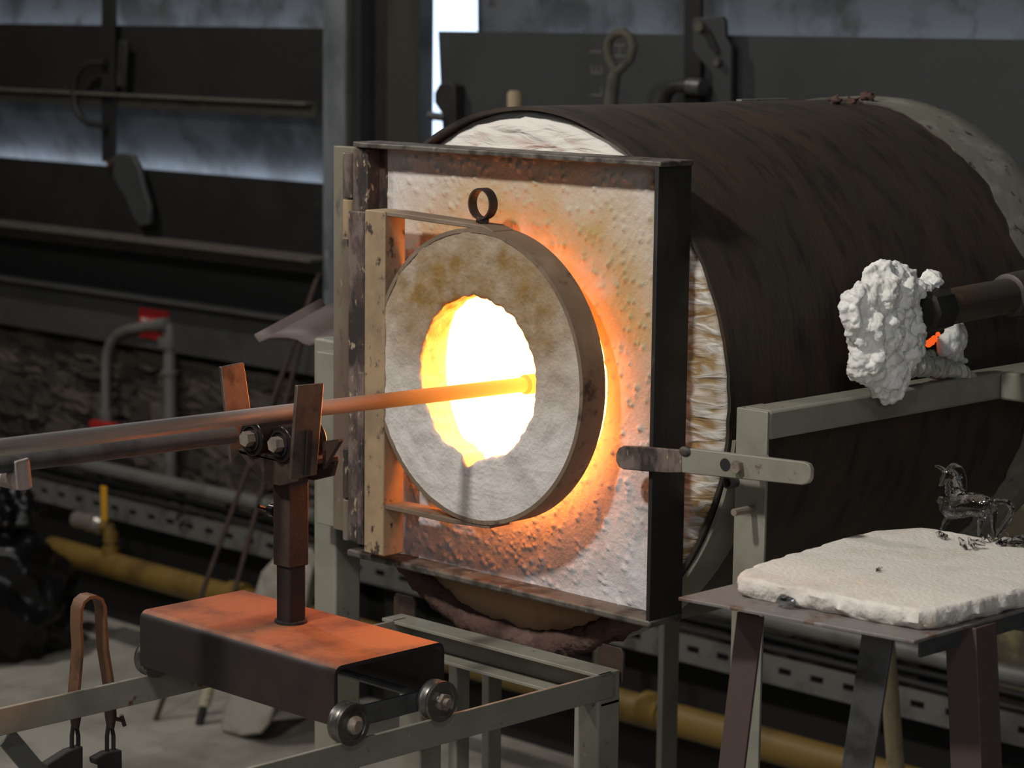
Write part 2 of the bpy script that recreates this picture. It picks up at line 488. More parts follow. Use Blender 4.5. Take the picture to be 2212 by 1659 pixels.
# refractory castable: white, with an ochre scorch, and painted orange glow on the panel, round the opening and above it
def refractory(name, white, ochre, r_in, r_out, up, cz, cx, scale=1.0, dark=(0.25, 0.16, 0.09)):
    m = mat(name, white, 0.95, 0, [((white[0] * 0.82, white[1] * 0.80, white[2] * 0.80), 25, 0.5, 0.7)], (260, 0.5, 0.0022), spec=0.2)
    N, L, bs = nodes_of(m)
    src = bs.inputs['Base Color'].links[0].from_socket
    tc = N.new('ShaderNodeTexCoord')
    ad = N.new('ShaderNodeVectorMath')
    ad.operation = 'SUBTRACT'
    L.new(tc.outputs['Object'], ad.inputs[0])
    ad.inputs[1].default_value = (cx, 0, cz)
    fl = N.new('ShaderNodeVectorMath')
    fl.operation = 'MULTIPLY'
    L.new(ad.outputs[0], fl.inputs[0])
    fl.inputs[1].default_value = (1, 0, 1)
    ln = N.new('ShaderNodeVectorMath')
    ln.operation = 'LENGTH'
    L.new(fl.outputs[0], ln.inputs[0])
    rr = N.new('ShaderNodeMapRange')
    rr.inputs['From Min'].default_value = r_out
    rr.inputs['From Max'].default_value = r_in
    L.new(ln.outputs['Value'], rr.inputs['Value'])
    sx = N.new('ShaderNodeSeparateXYZ')
    L.new(ad.outputs[0], sx.inputs[0])
    zz = N.new('ShaderNodeMapRange')
    zz.inputs['From Min'].default_value = up[0]
    zz.inputs['From Max'].default_value = up[1]
    L.new(sx.outputs[2], zz.inputs['Value'])
    n = N.new('ShaderNodeTexNoise')
    n.inputs['Scale'].default_value = 22 * scale
    n.inputs['Detail'].default_value = 5
    L.new(tc.outputs['Object'], n.inputs['Vector'])
    nr = N.new('ShaderNodeMapRange')
    nr.inputs['From Min'].default_value = 0.3
    nr.inputs['From Max'].default_value = 0.65
    nr.inputs['To Min'].default_value = 0.66
    nr.inputs['To Max'].default_value = 1.1
    L.new(n.outputs['Fac'], nr.inputs['Value'])
    a = N.new('ShaderNodeMath')
    a.operation = 'MULTIPLY'
    L.new(rr.outputs[0], a.inputs[0])
    L.new(zz.outputs[0], a.inputs[1])
    c = N.new('ShaderNodeMath')
    c.operation = 'MULTIPLY'
    c.use_clamp = True
    L.new(a.outputs[0], c.inputs[0])
    L.new(nr.outputs[0], c.inputs[1])
    x = N.new('ShaderNodeMix')
    x.data_type = 'RGBA'
    L.new(c.outputs[0], x.inputs['Factor'])
    L.new(src, x.inputs[6])
    x.inputs[7].default_value = (*ochre, 1)
    L.new(x.outputs[2], bs.inputs['Base Color'])
    return m

M['castable'] = refractory('castable_panel', (0.70, 0.675, 0.66), (0.48, 0.34, 0.15), 0.17, 0.31, (-0.10, 0.05), 1.16 - .93, 0.03, 0.8)
M['plug'] = refractory('castable_plug', (0.66, 0.63, 0.585), (0.27, 0.165, 0.055), 0.11, 0.24, (-0.075, 0.05), 1.175 - 1.0, 0.01, 1.6)

# wrinkled fibre blanket
m = mat('wrinkled_fibre', (0.74, 0.70, 0.62), 0.95, 0, (), None, spec=0.2)
N, L, bs = nodes_of(m)
tc = N.new('ShaderNodeTexCoord')
mp = N.new('ShaderNodeMapping')
mp.inputs['Scale'].default_value = (14, 14, 62)
mp.inputs['Rotation'].default_value = (0, 0.14, 0)
L.new(tc.outputs['Object'], mp.inputs[0])
n = N.new('ShaderNodeTexNoise')
n.inputs['Scale'].default_value = 1.6
n.inputs['Detail'].default_value = 4
n.inputs['Distortion'].default_value = 1.0
L.new(mp.outputs[0], n.inputs['Vector'])
bu = N.new('ShaderNodeBump')
bu.inputs['Strength'].default_value = 0.9
bu.inputs['Distance'].default_value = 0.005
L.new(n.outputs['Fac'], bu.inputs['Height'])
L.new(bu.outputs[0], bs.inputs['Normal'])
sx = N.new('ShaderNodeSeparateXYZ')
L.new(tc.outputs['Object'], sx.inputs[0])
st = N.new('ShaderNodeMapRange')          # scorched towards the right cheek of the face
st.inputs['From Min'].default_value = 0.276
st.inputs['From Max'].default_value = 0.260
L.new(sx.outputs[0], st.inputs['Value'])
st2 = N.new('ShaderNodeMapRange')
st2.inputs['From Min'].default_value = 0.56
st2.inputs['From Max'].default_value = 0.47
L.new(sx.outputs[2], st2.inputs['Value'])
mm = N.new('ShaderNodeMath')
mm.operation = 'MULTIPLY'
L.new(st.outputs[0], mm.inputs[0])
L.new(st2.outputs[0], mm.inputs[1])
cr = N.new('ShaderNodeMapRange')
cr.inputs['From Min'].default_value = 0.64
cr.inputs['From Max'].default_value = 0.42
L.new(n.outputs['Fac'], cr.inputs['Value'])
m2 = N.new('ShaderNodeMath')
m2.operation = 'MULTIPLY'
m2.use_clamp = True
L.new(mm.outputs[0], m2.inputs[0])
L.new(cr.outputs[0], m2.inputs[1])
x = N.new('ShaderNodeMix')
x.data_type = 'RGBA'
x.inputs[6].default_value = (0.74, 0.70, 0.63, 1)
x.inputs[7].default_value = (0.34, 0.22, 0.10, 1)
L.new(m2.outputs[0], x.inputs['Factor'])
L.new(x.outputs[2], bs.inputs['Base Color'])
M['fibre'] = m

# ------------------------------------------------------------------ the room
YW = 1.80
struct(MB().box(-5.6, 3.6, -4.6, 2.3, -0.06, 0.0).build('floor', M['floor']))
struct(MB().box(-5.6, 3.6, -4.6, 2.3, 3.6, 3.66).build('ceiling', M['room']))
struct(MB().box(-5.66, -5.6, -4.6, 2.3, 0, 3.6).build('wall_left', M['room']))
struct(MB().box(3.6, 3.66, -4.6, 2.3, 0, 3.6).build('wall_right', M['room']))
struct(MB().box(-5.6, 3.6, -4.66, -4.6, 0, 3.6).build('wall_front', M['room']))
XL0 = P(740, 60, 'Y', YW).x
GX0, GX1 = P(933, 30, 'Y', YW).x, P(968, 30, 'Y', YW).x
wb = struct(MB().box(-5.6, 3.6, 1.845, 2.0, 0, 0.80).box(-5.6, XL0, 1.90, 1.94, 0.80, 3.6).box(GX1, 3.6, 1.90, 1.94, 0.80, 3.6).build('wall_back', M['mortar']))

# sheets, plates and ledges of the steel wall (parts of the back wall)
XL = P(697, 60, 'Y', YW).x           # left end of the column
z = lambda x, y: P(x, y, 'Y', YW).z
zA = z(350, 56)      # top of upper dark plate
zB = z(330, 205)     # upper ledge
zC = z(346, 366)     # top of lower dark plate
zD = z(335, 510)     # lower ledge
zE = z(315, 637)     # beam top
zF = z(336, 751)     # beam bottom
def wpart(name, mb, m, **k):
    return mb.build(name, m, wb, **k)
# pale sheets behind, their lower edges tucked behind the dark plates
wpart('wall_sheet', MB().hexa([(-5.55, 1.89, zA - .08), (XL, 1.89, zA - .08), (XL, 1.899, zA - .08), (-5.55, 1.899, zA - .08), (-5.55, 1.862, 2.6), (XL, 1.862, 2.6), (XL, 1.87, 2.6), (-5.55, 1.87, 2.6)]), M['wall_pale'])
wpart('wall_sheet', MB().hexa([(-5.55, 1.888, zC - .07), (XL, 1.888, zC - .07), (XL, 1.897, zC - .07), (-5.55, 1.897, zC - .07), (-5.55, 1.80, zB - .012), (XL, 1.80, zB - .012), (XL, 1.808, zB - .012), (-5.55, 1.808, zB - .012)]), M['wall_pale'])
wpart('wall_plate', MB().box(-5.55, XL + .03, 1.775, 1.783, zB - .01, zA), M['wall_dark'])
wpart('wall_plate', MB().box(-5.55, XL + .03, 1.775, 1.783, zD - .02, zC), M['wall_dark'])
wpart('wall_plate', MB().box(-5.55, XL + .03, 1.82, 1.83, zE - .02, zD), M['plinth'])  # black sheet: the recess's shade put into the colour
xl = P(662, 220, 'Y', 1.74).x
wpart('wall_ledge', MB().box(-5.5, xl, 1.735, 1.775, zB - .004, zB + .002).box(-5.5, xl, 1.765, 1.775, zB - .032, zB - .004), M['ledge'], bevel=.001)
xl = P(670, 545, 'Y', 1.70).x
wpart('wall_ledge', MB().box(-5.5, xl, 1.700, 1.775, zD - .006, zD + .002).box(-5.5, xl - .02, 1.765, 1.775, zD - .04, zD - .004), M['ledge'], bevel=.001)
wpart('wall_beam', MB().box(-5.55, P(745, 700, 'Y', YW).x, 1.775, 1.845, zF, zE - .006).box(-5.55, P(745, 700, 'Y', YW).x, 1.745, 1.845, zE - .006, zE), M['beam'], bevel=.002)
# black sheets under the rubble, put in for the shade behind the gas pipe
wpart('plinth_sheet', MB().box(-5.5, 3.5, 1.80, 1.846, 0.0, z(400, 1130)), M['plinth'])

# rubble stones, each a piece of its own
def stone_mesh(k):
    rnd = random.Random(100 + k)
    bm = bmesh.new()
    bmesh.ops.create_cube(bm, size=1.0)
    bmesh.ops.subdivide_edges(bm, edges=bm.edges[:], cuts=2, use_grid_fill=True)
    for v in bm.verts:
        p = v.co.copy()
        q = p.normalized() * 0.62
        v.co = p.lerp(q, 0.16) + Vector((rnd.uniform(-.09, .09), rnd.uniform(-.16, .16), rnd.uniform(-.11, .11)))
    me = bpy.data.meshes.new('stone')
    bm.to_mesh(me)
    bm.free()
    me.materials.append(M['stone'])
    return me
SM = [stone_mesh(k) for k in range(9)]
zz0 = z(400, 1135)
row = zF - 0.02
rs = random.Random(3)
while row > zz0 + 0.01:
    hgt = rs.uniform(0.036, 0.062)
    x = -4.15
    while x < -0.7:
        wdt = rs.choice([rs.uniform(0.05, 0.09), rs.uniform(0.08, 0.16)])
        o = bpy.data.objects.new('stone', rs.choice(SM))
        COL.objects.link(o)
        o.parent = wb
        o.location = (x + wdt / 2, 1.842 + rs.uniform(-.012, .010), row - hgt / 2 + rs.uniform(-.006, .006))
        o.scale = (wdt * 1.05, 0.05, hgt * rs.uniform(0.95, 1.12))
        o.rotation_euler = (0, rs.uniform(-.09, .09), rs.uniform(-.08, .08))
        x += wdt * 1.0
    row -= hgt

# columns between the two wall leaves
def colbox(name, px0, px1, y0, y1, m, z0=0.0, z1=3.6):
    a, b_ = P(px0, 150, 'Y', y0).x, P(px1, 150, 'Y', y0).x
    return wpart(name, MB().box(a, b_, y0, y1, z0, z1), m, bevel=.002)
colbox('steel_column', 697, 749, 1.74, 1.90, M['column'])
colbox('column_lip', 742, 746, 1.728, 1.745, M['conduit'])
colbox('column_recess', 748, 777, 1.76, 1.815, M['wall_dark2'])
colbox('dark_column', 776, 838, 1.79, 1.815, M['wall_dark'])  # dark strip put in for the shaded gap between columns
colbox('rust_column', 836, 906, 1.77, 1.812, M['wall_pale'])  # pale body: daylight on its right side put into the colour
colbox('column_face', 836, 905, 1.768, 1.7705, M['column2'])
wpart('column_backing', MB().box(XL0 - .05, P(880, 60, 'Y', 1.815).x, 1.815, 1.83, 0.8, 3.6), M['wall_dark'])  # unseen, added to keep sky light from leaking between the columns
# right leaf
XR = GX1
zR = z(1300, 72)
wpart('wall_sheet', MB().hexa([(XR, 1.89, zR - .08), (3.5, 1.89, zR - .08), (3.5, 1.899, zR - .08), (XR, 1.899, zR - .08), (XR, 1.862, 2.6), (3.5, 1.862, 2.6), (3.5, 1.87, 2.6), (XR, 1.87, 2.6)]), M['wall_pale'])
pl = [P(946, 68, 'Y', 1.775), V(3.5, 1.775, zR), V(3.5, 1.775, 0.74), V(P(962, 420, 'Y', 1.775).x, 1.775, 0.74), P(962, 420, 'Y', 1.775), P(952, 200, 'Y', 1.775)]
pl[0].z = zR
wpart('wall_plate', MB().prism(pl, (0, .008, 0)), M['wall_dark2'])
wpart('wall_plate', MB().box(GX0 + .02, XR + .02, 1.86, 1.87, 0.7, z(950, 300)), M['wall_pale'])

# vertical strap with hook, handle and swivelling latch on the left leaf
t = thing('door_bolt', 'rusty vertical flat bar with D handle and drooping latch on dark wall', 'door bolt', P(235, 200, 'Y', 1.76))
A, B_ = P(236, -40, 'Y', 1.755), P(236, 350, 'Y', 1.755)
MB().bar(A, B_, (1, 0, 0), .050, .010).build('strap', M['wall_dark'], t, bevel=.001)
c = [P(x, y, 'Y', 1.74) for x, y in ((228, 136), (200, 136), (178, 146), (164, 168), (159, 200), (163, 232), (175, 255), (196, 270), (228, 273))]
MB().tube(c, .0085, 12).build('handle', M['wall_dark'], t)
MB().bar(P(268, 88, 'Y', 1.75), P(264, 188, 'Y', 1.75), (1, 0, 0), .034, .012).build('keeper', M['black'], t, bevel=.003)
q = [P(x, y, 'Y', 1.735) for x, y in ((232, 345), (256, 330), (285, 335), (300, 365), (308, 400), (322, 445), (322, 485), (300, 490), (285, 465), (270, 430), (245, 385))]
MB().prism(q, (0, .016, 0)).build('latch', M['wall_dark2'], t, bevel=.004)
MB().hexbolt(P(243, 352, 'Y', 1.737), (0, -1, 0), .010, .012).build('pivot_bolt', M['rusty'], t)

# fittings on the right leaf
t = thing('eye_rod', 'rusty iron rod with a teardrop eye standing before the dark right wall', 'eye rod', P(1325, 215, 'Y', 1.60))
c = [V(P(1310, 600, 'Y', 1.54).x, 1.54, 0.0)] + [P(x, y, 'Y', 1.54) for x, y in ((1320, 215), (1326, 170), (1330, 155), (1318, 130), (1312, 108), (1316, 86), (1330, 72), (1348, 70), (1362, 80), (1368, 100), (1362, 128), (1345, 146), (1331, 158))]
MB().tube(c[:4], [.013, .013, .012, .010], 12).build('shank', M['ledge'], t)
MB().tube(c[3:], .0085, 12).build('eye', M['ledge'], t)
t = thing('wall_latch_plate', 'black latch plate with bolts over a dark upright on right wall', 'latch', P(1530, 130, 'Y', 1.76))
MB().bar(P(1499, -60, 'Y', 1.765), P(1499, 300, 'Y', 1.765), (1, 0, 0), .040, .012).build('upright', M['wall_dark'], t, bevel=.001)
q = [P(x, y, 'Y', 1.745) for x, y in ((1494, 45), (1500, 38), (1558, 36), (1564, 44), (1566, 80), (1578, 100), (1578, 300), (1540, 300), (1538, 160), (1496, 110))]
MB().prism(q, (0, .012, 0)).build('plate', M['wall_dark2'], t, bevel=.002)
MB().hexbolt(P(1517, 58, 'Y', 1.744), (0, -1, 0), .011, .012).build('bolt', M['ledge'], t)
MB().hexbolt(P(1555, 134, 'Y', 1.744), (0, -1, 0), .008, .012).build('bolt', M['ledge'], t)
MB().prism([P(x, y, 'Y', 1.740) for x, y in ((1522, 62), (1532, 66), (1552, 108), (1546, 118), (1530, 100))], (0, .004, 0)).build('slot_edge', M['plinth'], t)
t = thing('bent_pull_handle', 'black bent tube handle by the latch plate above the drum', 'handle', P(1470, 215, 'Y', 1.74))
MB().tube([P(x, y, 'Y', 1.735) for x, y in ((1434, 260), (1436, 215), (1444, 196), (1458, 187), (1480, 185), (1512, 188))], .0125, 14).build('tube', M['black'], t)
MB().tube([P(1490, 186, 'Y', 1.735), P(1518, 189, 'Y', 1.735)], .0165, 14).build('socket', M['leggrey'], t)
t = thing('gap_keeper', 'black steel keeper bracket beside the bright daylight gap', 'bracket', P(960, 240, 'Y', 1.76))
q = [P(x, y, 'Y', 1.745) for x, y in ((938, 200), (948, 182), (972, 180), (982, 186), (984, 300), (968, 300), (962, 256), (950, 240), (938, 222))]
MB().prism(q, (0, .03, 0)).build('bracket', M['black'], t, bevel=.002)
MB().tube([P(928, 250, 'Y', 1.75), P(962, 254, 'Y', 1.75)], .009, 12).build('pin', M['leggrey'], t)
t = thing('wooden_peg', 'short pale round wooden peg rising behind top of the drum', 'peg', P(1113, 260, 'Y', 1.60))
MB().tube([P(1113, 262, 'Y', 1.60), P(1112, 203, 'Y', 1.60), P(1112, 196, 'Y', 1.60)], [.0150, .0150, .011], 16).build('grip', M['wood'], t)
pz = P(1113, 262, 'Y', 1.60)
MB().box(pz.x - .012, pz.x + .012, 1.585, 1.775, pz.z - .012, pz.z).build('wall_bracket', M['wall_dark'], t)

# chalk letters on the right plate
def text_obj(name, body, size, m, parent, loc, rx, rz_up=0.0, ext=0.0004):
    cu = bpy.data.curves.new(name, 'FONT')
    cu.body = body
    cu.size = size
    cu.extrude = ext
    tmp = bpy.data.objects.new(name + '_tmp', cu)
    COL.objects.link(tmp)
    dg = bpy.context.evaluated_depsgraph_get()
    me = bpy.data.meshes.new_from_object(tmp.evaluated_get(dg))
    bpy.data.objects.remove(tmp)
    me.materials.clear()
    me.materials.append(m)
    o = bpy.data.objects.new(name, me)
    COL.objects.link(o)
    o.parent = parent
    o0 = ORG.get(parent.name, V(0, 0, 0)) if parent else V(0, 0, 0)
    o.matrix_local = Matrix.Translation(Vector(loc) - o0) @ Matrix.Rotation(PI / 2, 4, 'X') @ Matrix.Rotation(rz_up, 4, 'Z')
    return o
for body, px, py in (('L', 1301, 212), ('E', 1301, 164), ('I', 1299, 118), ('H', 1351, 128)):
    text_obj('chalk_letter', body, 0.045, M['chalk'], wb, P(px, py, 'Y', 1.7745), 0, PI / 2)

# red sign on the beam
t = thing('fire_sign', 'small red sign with white lettering on the wall beam', 'sign', P(333, 700, 'Y', 1.77))
a, b_ = P(302, 662, 'Y', 1.772), P(366, 735, 'Y', 1.772)
MB().box(a.x, b_.x, 1.769, 1.773, P(334, 733, 'Y', 1.772).z, P(334, 668, 'Y', 1.772).z).build('plate', M['red'], t)
text_obj('lettering', 'FIRE & ALARM', 0.0135, M['white'], t, P(305, 694, 'Y', 1.7685), 0)

# conduits before the stone wall
t = thing('conduit_run', 'grey steel conduit arching down from beam to a red valve on stone wall', 'conduit', P(230, 900, 'Y', 1.76))
c = [(229, 935), (229, 880), (229, 800), (231, 765), (239, 740), (254, 722), (276, 712), (310, 706), (345, 702)]
MB().tube([P(x, y, 'Y', 1.765) for x, y in c], .0125, 14).build('pipe', M['conduit'], t)
MB().tube([P(340, 703, 'Y', 1.765), P(362, 700, 'Y', 1.765)], .017, 12).build('elbow', M['tray'], t)
MB().tube([P(230, 885, 'Y', 1.765), P(230, 918, 'Y', 1.765)], .0175, 12).build('union', M['tray'], t)
MB().bar(P(202, 915, 'Y', 1.75), P(250, 925, 'Y', 1.75), (0, 0, 1), .022, .03).build('valve_handle', M['red'], t, bevel=.004, label='red enamel valve handle')
t = thing('down_pipe', 'straight grey down pipe with clamp on stone wall below red sign', 'pipe', P(372, 1000, 'Y', 1.77))
MB().tube([P(366, 700, 'Y', 1.775), P(370, 1080, 'Y', 1.775)], .0160, 14).build('pipe', M['conduit'], t)
MB().tube([P(364, 728, 'Y', 1.775), P(364, 750, 'Y', 1.775)], .026, 14).build('collar', M['tray'], t)
MB().tube([P(367, 800, 'Y', 1.775), P(367, 806, 'Y', 1.775)], .0225, 14).build('clamp', M['tray'], t)
t = tag(MB().tube([V(-4.6, 1.72, P(347, 1040, 'Y', 1.72).z), V(3.4, 1.72, P(347, 1040, 'Y', 1.72).z)], .0175, 14).build('floor_conduit', M['conduit']),
        'thick grey pipe running level along foot of the stone wall', 'pipe')
# perforated cable tray
zt = P(400, 1135, 'Y', 1.70).z
t = thing('cable_tray', 'pale perforated steel cable tray running along the wall', 'cable tray', (-3.0, 1.70, zt))
mb = MB()
x = -4.4
hs = 0.026
while x < 2.2:
    mb.box(x, x + .045, 1.70, 1.703, zt - hs, zt + hs)
    mb.box(x + .045, x + .075, 1.70, 1.703, zt + .007, zt + hs)
    mb.box(x + .045, x + .075, 1.70, 1.703, zt - hs, zt - .006)
    x += .075
mb.box(-4.4, 2.2, 1.70, 1.76, zt - hs - .003, zt - hs)
mb.build('slotted_side', M['tray'], t, smooth=0)
for k, (dz, yy) in enumerate(((.034, 1.715), (.052, 1.73), (.042, 1.745))):
    pts = [V(-4.4 + i * .3, yy + .001 * math.sin(i * 1.7 + k), zt + dz + .002 * math.sin(i * 2.3 + k * 2)) for i in range(22)]
    tag(MB().tube(pts, .0065, 8).build('cable', M['cable']), ['black cable lying along the cable tray, lowest of three', 'black cable on the cable tray, uppermost of three', 'black cable on the cable tray, nearest the stone wall'][k], 'cable', 'cables on the tray')
tag(MB().tube([P(x, y, 'Y', 1.69) for x, y in ((405, 1105), (385, 1112), (381, 1125), (388, 1135), (396, 1128))], .004, 8).build('cable_tie', M['cable']), 'small black cable loop hanging over the tray side', 'cable')
# yellow gas pipe and valve
zy = P(311, 1235, 'Y', 1.62).z
t = thing('gas_pipe', 'yellow painted gas pipe low along the wall with a branch and valve', 'gas pipe', (-3.0, 1.62, zy))
MB().tube([P(112, 1185, 'Y', 1.62), V(3.0, 1.62, zy - .01)], .031, 20).build('pipe', M['yellow'], t)
for px in (500, 1400):
    c_ = P(px, 1265, 'Y', 1.62)
    MB().tube([V(c_.x, 1.62, zy), V(c_.x + .05, 1.62, zy)], .035, 20).build('coupling', M['yellow'], t)
bx = P(240, 1210, 'Y', 1.62).x
zv = P(240, 1140, 'Y', 1.62).z
MB().tube([V(bx, 1.62, zy), V(bx, 1.62, zv - .012), V(bx - .006, 1.62, zv), V(bx - .03, 1.62, zv)], .0145, 14).tube([V(bx, 1.62, zv - .035), V(bx, 1.62, zv - .012)], .0185, 14).tube([V(bx, 1.62, zy + .02), V(bx, 1.62, zy + .04)], .021, 14).build('branch', M['yellow'], t)
vb = MB()
vb.tube([V(bx - .03, 1.62, zv), V(bx - .045, 1.62, zv), V(bx - .06, 1.62, zv), V(bx - .085, 1.62, zv), V(bx - .09, 1.62, zv), V(bx - .14, 1.62, zv)], [.017, .024, .021, .024, .019, .021], 16)
vb = vb.build('valve_body', M['brass'], t)
h0 = P(226, 1125, 'Y', 1.60)
MB().bar(h0, P(224, 1050, 'Y', 1.60), (1, 0, 0), .021, .006).build('valve_handle', M['yellow2'], vb, bevel=.002, label='bright yellow valve lever')

# rubbish bag
def blob(name, c, r, sq, amp, sc, m, seg=48, rings=32, parent=None, flat=None, seed=0, octv=4, **k):
    mb = MB().ball((0, 0, 0), 1.0, seg, rings)
    vs_ = []
    for p in mb.v:
        d = Vector(p)
        n_ = fbm(d + V(seed, seed * .7, 0), sc, octv)
        rr = 1 + amp * n_
        q = V(d.x * sq[0], d.y * sq[1], d.z * sq[2]) * (r * rr) + Vector(c)
        if flat is not None and q.z < flat:
            q.z = flat + (q.z - flat) * 0.02
        vs_.append(q)
    mb.v = vs_
    return mb.build(name, m, parent, smooth=80, **k)
bc = P(30, 1300, 'Y', 1.42)
tb = thing('rubbish_bag', 'shiny black plastic rubbish bag slumped on floor by the wall', 'bag', (bc.x, 1.42, 0))
blob('sack', (bc.x - .02, 1.42, .135), .17, (1, .9, .98), .30, 1.7, M['bag'], parent=tb, flat=0.003, octv=2)
blob('knotted_neck', (bc.x - .03, 1.42, .335), .075, (1.1, 1, 1.0), .5, 2.0, M['bag'], parent=tb, seed=3, octv=2)

# irons and a stick leaning on the wall
def rodthing(name, label, a, b_, r, m, cat='rod'):
    t_ = thing(name, label, cat, (b_.x, b_.y, b_.z))
    MB().tube([a, b_], r, 10).build('rod', m, t_)
    return t_
b1 = P(336, 1556, 'Z', 0.0)
rodthing('leaning_iron', 'thin rusty iron leaning left against beam, its point bare on floor', P(690, 590, 'Y', 1.735), b1, .0058, M['rusty'])
b2 = P(430, 1566, 'Z', 0.0)
t2 = rodthing('leaning_iron', 'thin rusty iron leaning against beam, its foot wrapped in twine', P(662, 700, 'Y', 1.73), b2, .0058, M['rusty'])
dr = (P(662, 700, 'Y', 1.73) - b2).normalized()
MB().tube([b2 + dr * .0, b2 + dr * .03, b2 + dr * .04], [.009, .010, .008], 12).build('ferrule', M['char'], t2)
mb = MB()
for k in range(6):
    p = b2 + dr * (.045 + .008 * k)
    mb.ring(p, dr + V(.1 * (k % 2), 0, 0), .006, .0125, -.004, .004, seg=16)
mb.build('twine_wrap', M['twine'], t2)

# ashen paddle leaning
t = thing('leaning_board', 'grey rounded board leaning on floor behind the trolley', 'board', P(525, 1612, 'Z', 0.0))
p0 = P(530, 1600, 'Z', 0.0)
q = []
for x, y in ((474, 1592), (478, 1606), (520, 1618), (562, 1612), (580, 1590), (660, 1330), (672, 1260), (655, 1232), (625, 1225), (585, 1238), (562, 1262), (520, 1400)):
    q.append((x, y))
def lean(x, y):
    yv = p0.y
    for _ in range(6):
        p = P(x, y, 'Y', yv)
        yv = p0.y + max(p.z, 0) * 0.30
    return p
pts = [lean(x, y) for x, y in q]
dz = min(p.z for p in pts)
MB().prism([p - V(0, 0, dz) for p in pts], V(-.03, .055, .012)).build('board', M['paddle'], t, bevel=.008)

# ------------------------------------------------------------------ furnace drum
DZ, DR = 1.15, 0.285
t = thing('furnace_drum', 'big rusty dark steel drum furnace with a pale painted back rim', 'furnace', (0, 0.3, 0.8))
furn = t
AY = V(0, 1, 0)
C0 = V(0, 0, DZ)
# shell with a slightly uneven front edge
mb = MB()
seg, ny = 160, 28
ro, ri = DR, DR - .004
for side, rad in ((0, ro), (1, ri)):
    for j in range(ny + 1):
        for i in range(seg):
            a = 2 * PI * i / seg
            y = .545 * j / ny
            rr = rad + .0012 * fbm((math.cos(a) * 2, y * 5, math.sin(a) * 2), 1.5, 2)
            if j == 0:
                y += .002 * fbm((math.cos(a), 3, math.sin(a)), 14, 2)
            mb.v.append((rr * math.cos(a), y, DZ + rr * math.sin(a)))
n1 = (ny + 1) * seg
for j in range(ny):
    for i in range(seg):
        i2 = (i + 1) % seg
        mb.f.append((j * seg + i, j * seg + i2, (j + 1) * seg + i2, (j + 1) * seg + i))
        mb.f.append((n1 + j * seg + i2, n1 + j * seg + i, n1 + (j + 1) * seg + i, n1 + (j + 1) * seg + i2))
for i in range(seg):
    i2 = (i + 1) % seg
    mb.f.append((i2, i, n1 + i, n1 + i2))
mb.build('drum_shell', M['shell'], t, smooth=40)
# painted back rim with a ragged front edge, and the end cap
mb = MB()
for i in range(seg):
    a = 2 * PI * i / seg
    y0 = .535 + .016 * fbm((math.cos(a), 1, math.sin(a)), 9, 3)
    d = V(math.cos(a), 0, math.sin(a))
    for r_, y in ((.2845, y0 + .002), (.2875, y0), (.2885, .60), (.2870, .632), (.281, .640), (.05, .644)):
        p = C0 + d * r_
        mb.v.append((p.x, y, p.z))
for i in range(seg):
    i2 = (i + 1) % seg
    for k in range(5):
        mb.f.append((i * 6 + k, i2 * 6 + k, i2 * 6 + k + 1, i * 6 + k + 1))
mb.f.append(tuple(i * 6 + 5 for i in range(seg)))
mb.build('painted_back_rim', M['band'], t, smooth=40, label='pale grey painted back rim with ragged edge')
# fibre face, wrinkled in the mesh too
mb = MB()
nr, na = 40, 260
for j in range(nr + 1):
    r_ = .150 + (.2805 - .150) * j / nr
    for i in range(na):
        a = 2 * PI * i / na
        xx, zz = r_ * math.cos(a), DZ + r_ * math.sin(a)
        w = abs(fbm((xx * 12 + 3 * fbm((xx, 0, zz), 9, 1) * .4, 0, zz * 48 + xx * 9), 1.0, 3))
        y = .006 - .006 * w + .012 * max(0, (r_ - .262) / .017) ** 2
        mb.v.append((xx, y, zz))
for j in range(nr):
    for i in range(na):
        i2 = (i + 1) % na
        mb.f.append((j * na + i, j * na + i2, (j + 1) * na + i2, (j + 1) * na + i))
mb.ring(V(0, 0, DZ), AY, .150, .152, .0, .03, seg=64)
mb.build('fibre_face', M['fibre'], t, smooth=80)
# glowing chamber
mb = MB()
s_ = 32
for y, r_ in ((.03, .150), (.06, .17), (.46, .17), (.46, .001)):
    for i in range(s_):
        a = 2 * PI * i / s_
        mb.v.append((.002 + r_ * math.cos(a), y, 1.155 + r_ * math.sin(a)))
for j in range(3):
    for i in range(s_):
        i2 = (i + 1) % s_
        mb.f.append((j * s_ + i, j * s_ + i2, (j + 1) * s_ + i2, (j + 1) * s_ + i))
mb.build('chamber_lining', M['hot'], t, smooth=0, label='white hot chamber lining')
MB().ring(V(.002, 0, 1.155), AY, .178, .183, .012, .50, seg=48).ring(V(.002, 0, 1.155), AY, .0, .18, .47, .48, seg=32).build('insulation_sleeve', M['fibre'], t)  # unseen, added to block light from the lining's outer side
# scorched fibre roll under the lower lip of the face, and the brown board above it
mb = MB()
na, nm = 120, 14
a0, a1 = math.radians(198), math.radians(312)
for i in range(na + 1):
    a = a0 + (a1 - a0) * i / na
    d = V(math.cos(a), 0, math.sin(a))
    tp = min(1, min(i, na - i) / 6 + .15)
    for k in range(nm):
        b_ = 2 * PI * k / nm
        rr = (.0125 + .005 * fbm((a * 9, math.cos(b_), math.sin(b_)), 1.6, 3)) * tp
        p = C0 + d * (.281 + rr * math.cos(b_) * 1.1) + V(0, -.006 + rr * math.sin(b_), 0)
        mb.v.append(tuple(p))
for i in range(na):
    for k in range(nm):
        k2 = (k + 1) % nm
        mb.f.append((i * nm + k, i * nm + k2, (i + 1) * nm + k2, (i + 1) * nm + k))
mb.build('scorched_roll', M['rollfibre'], t, smooth=80, label='scorched brown fibre roll on lower rim')
mb = MB()
pts = []
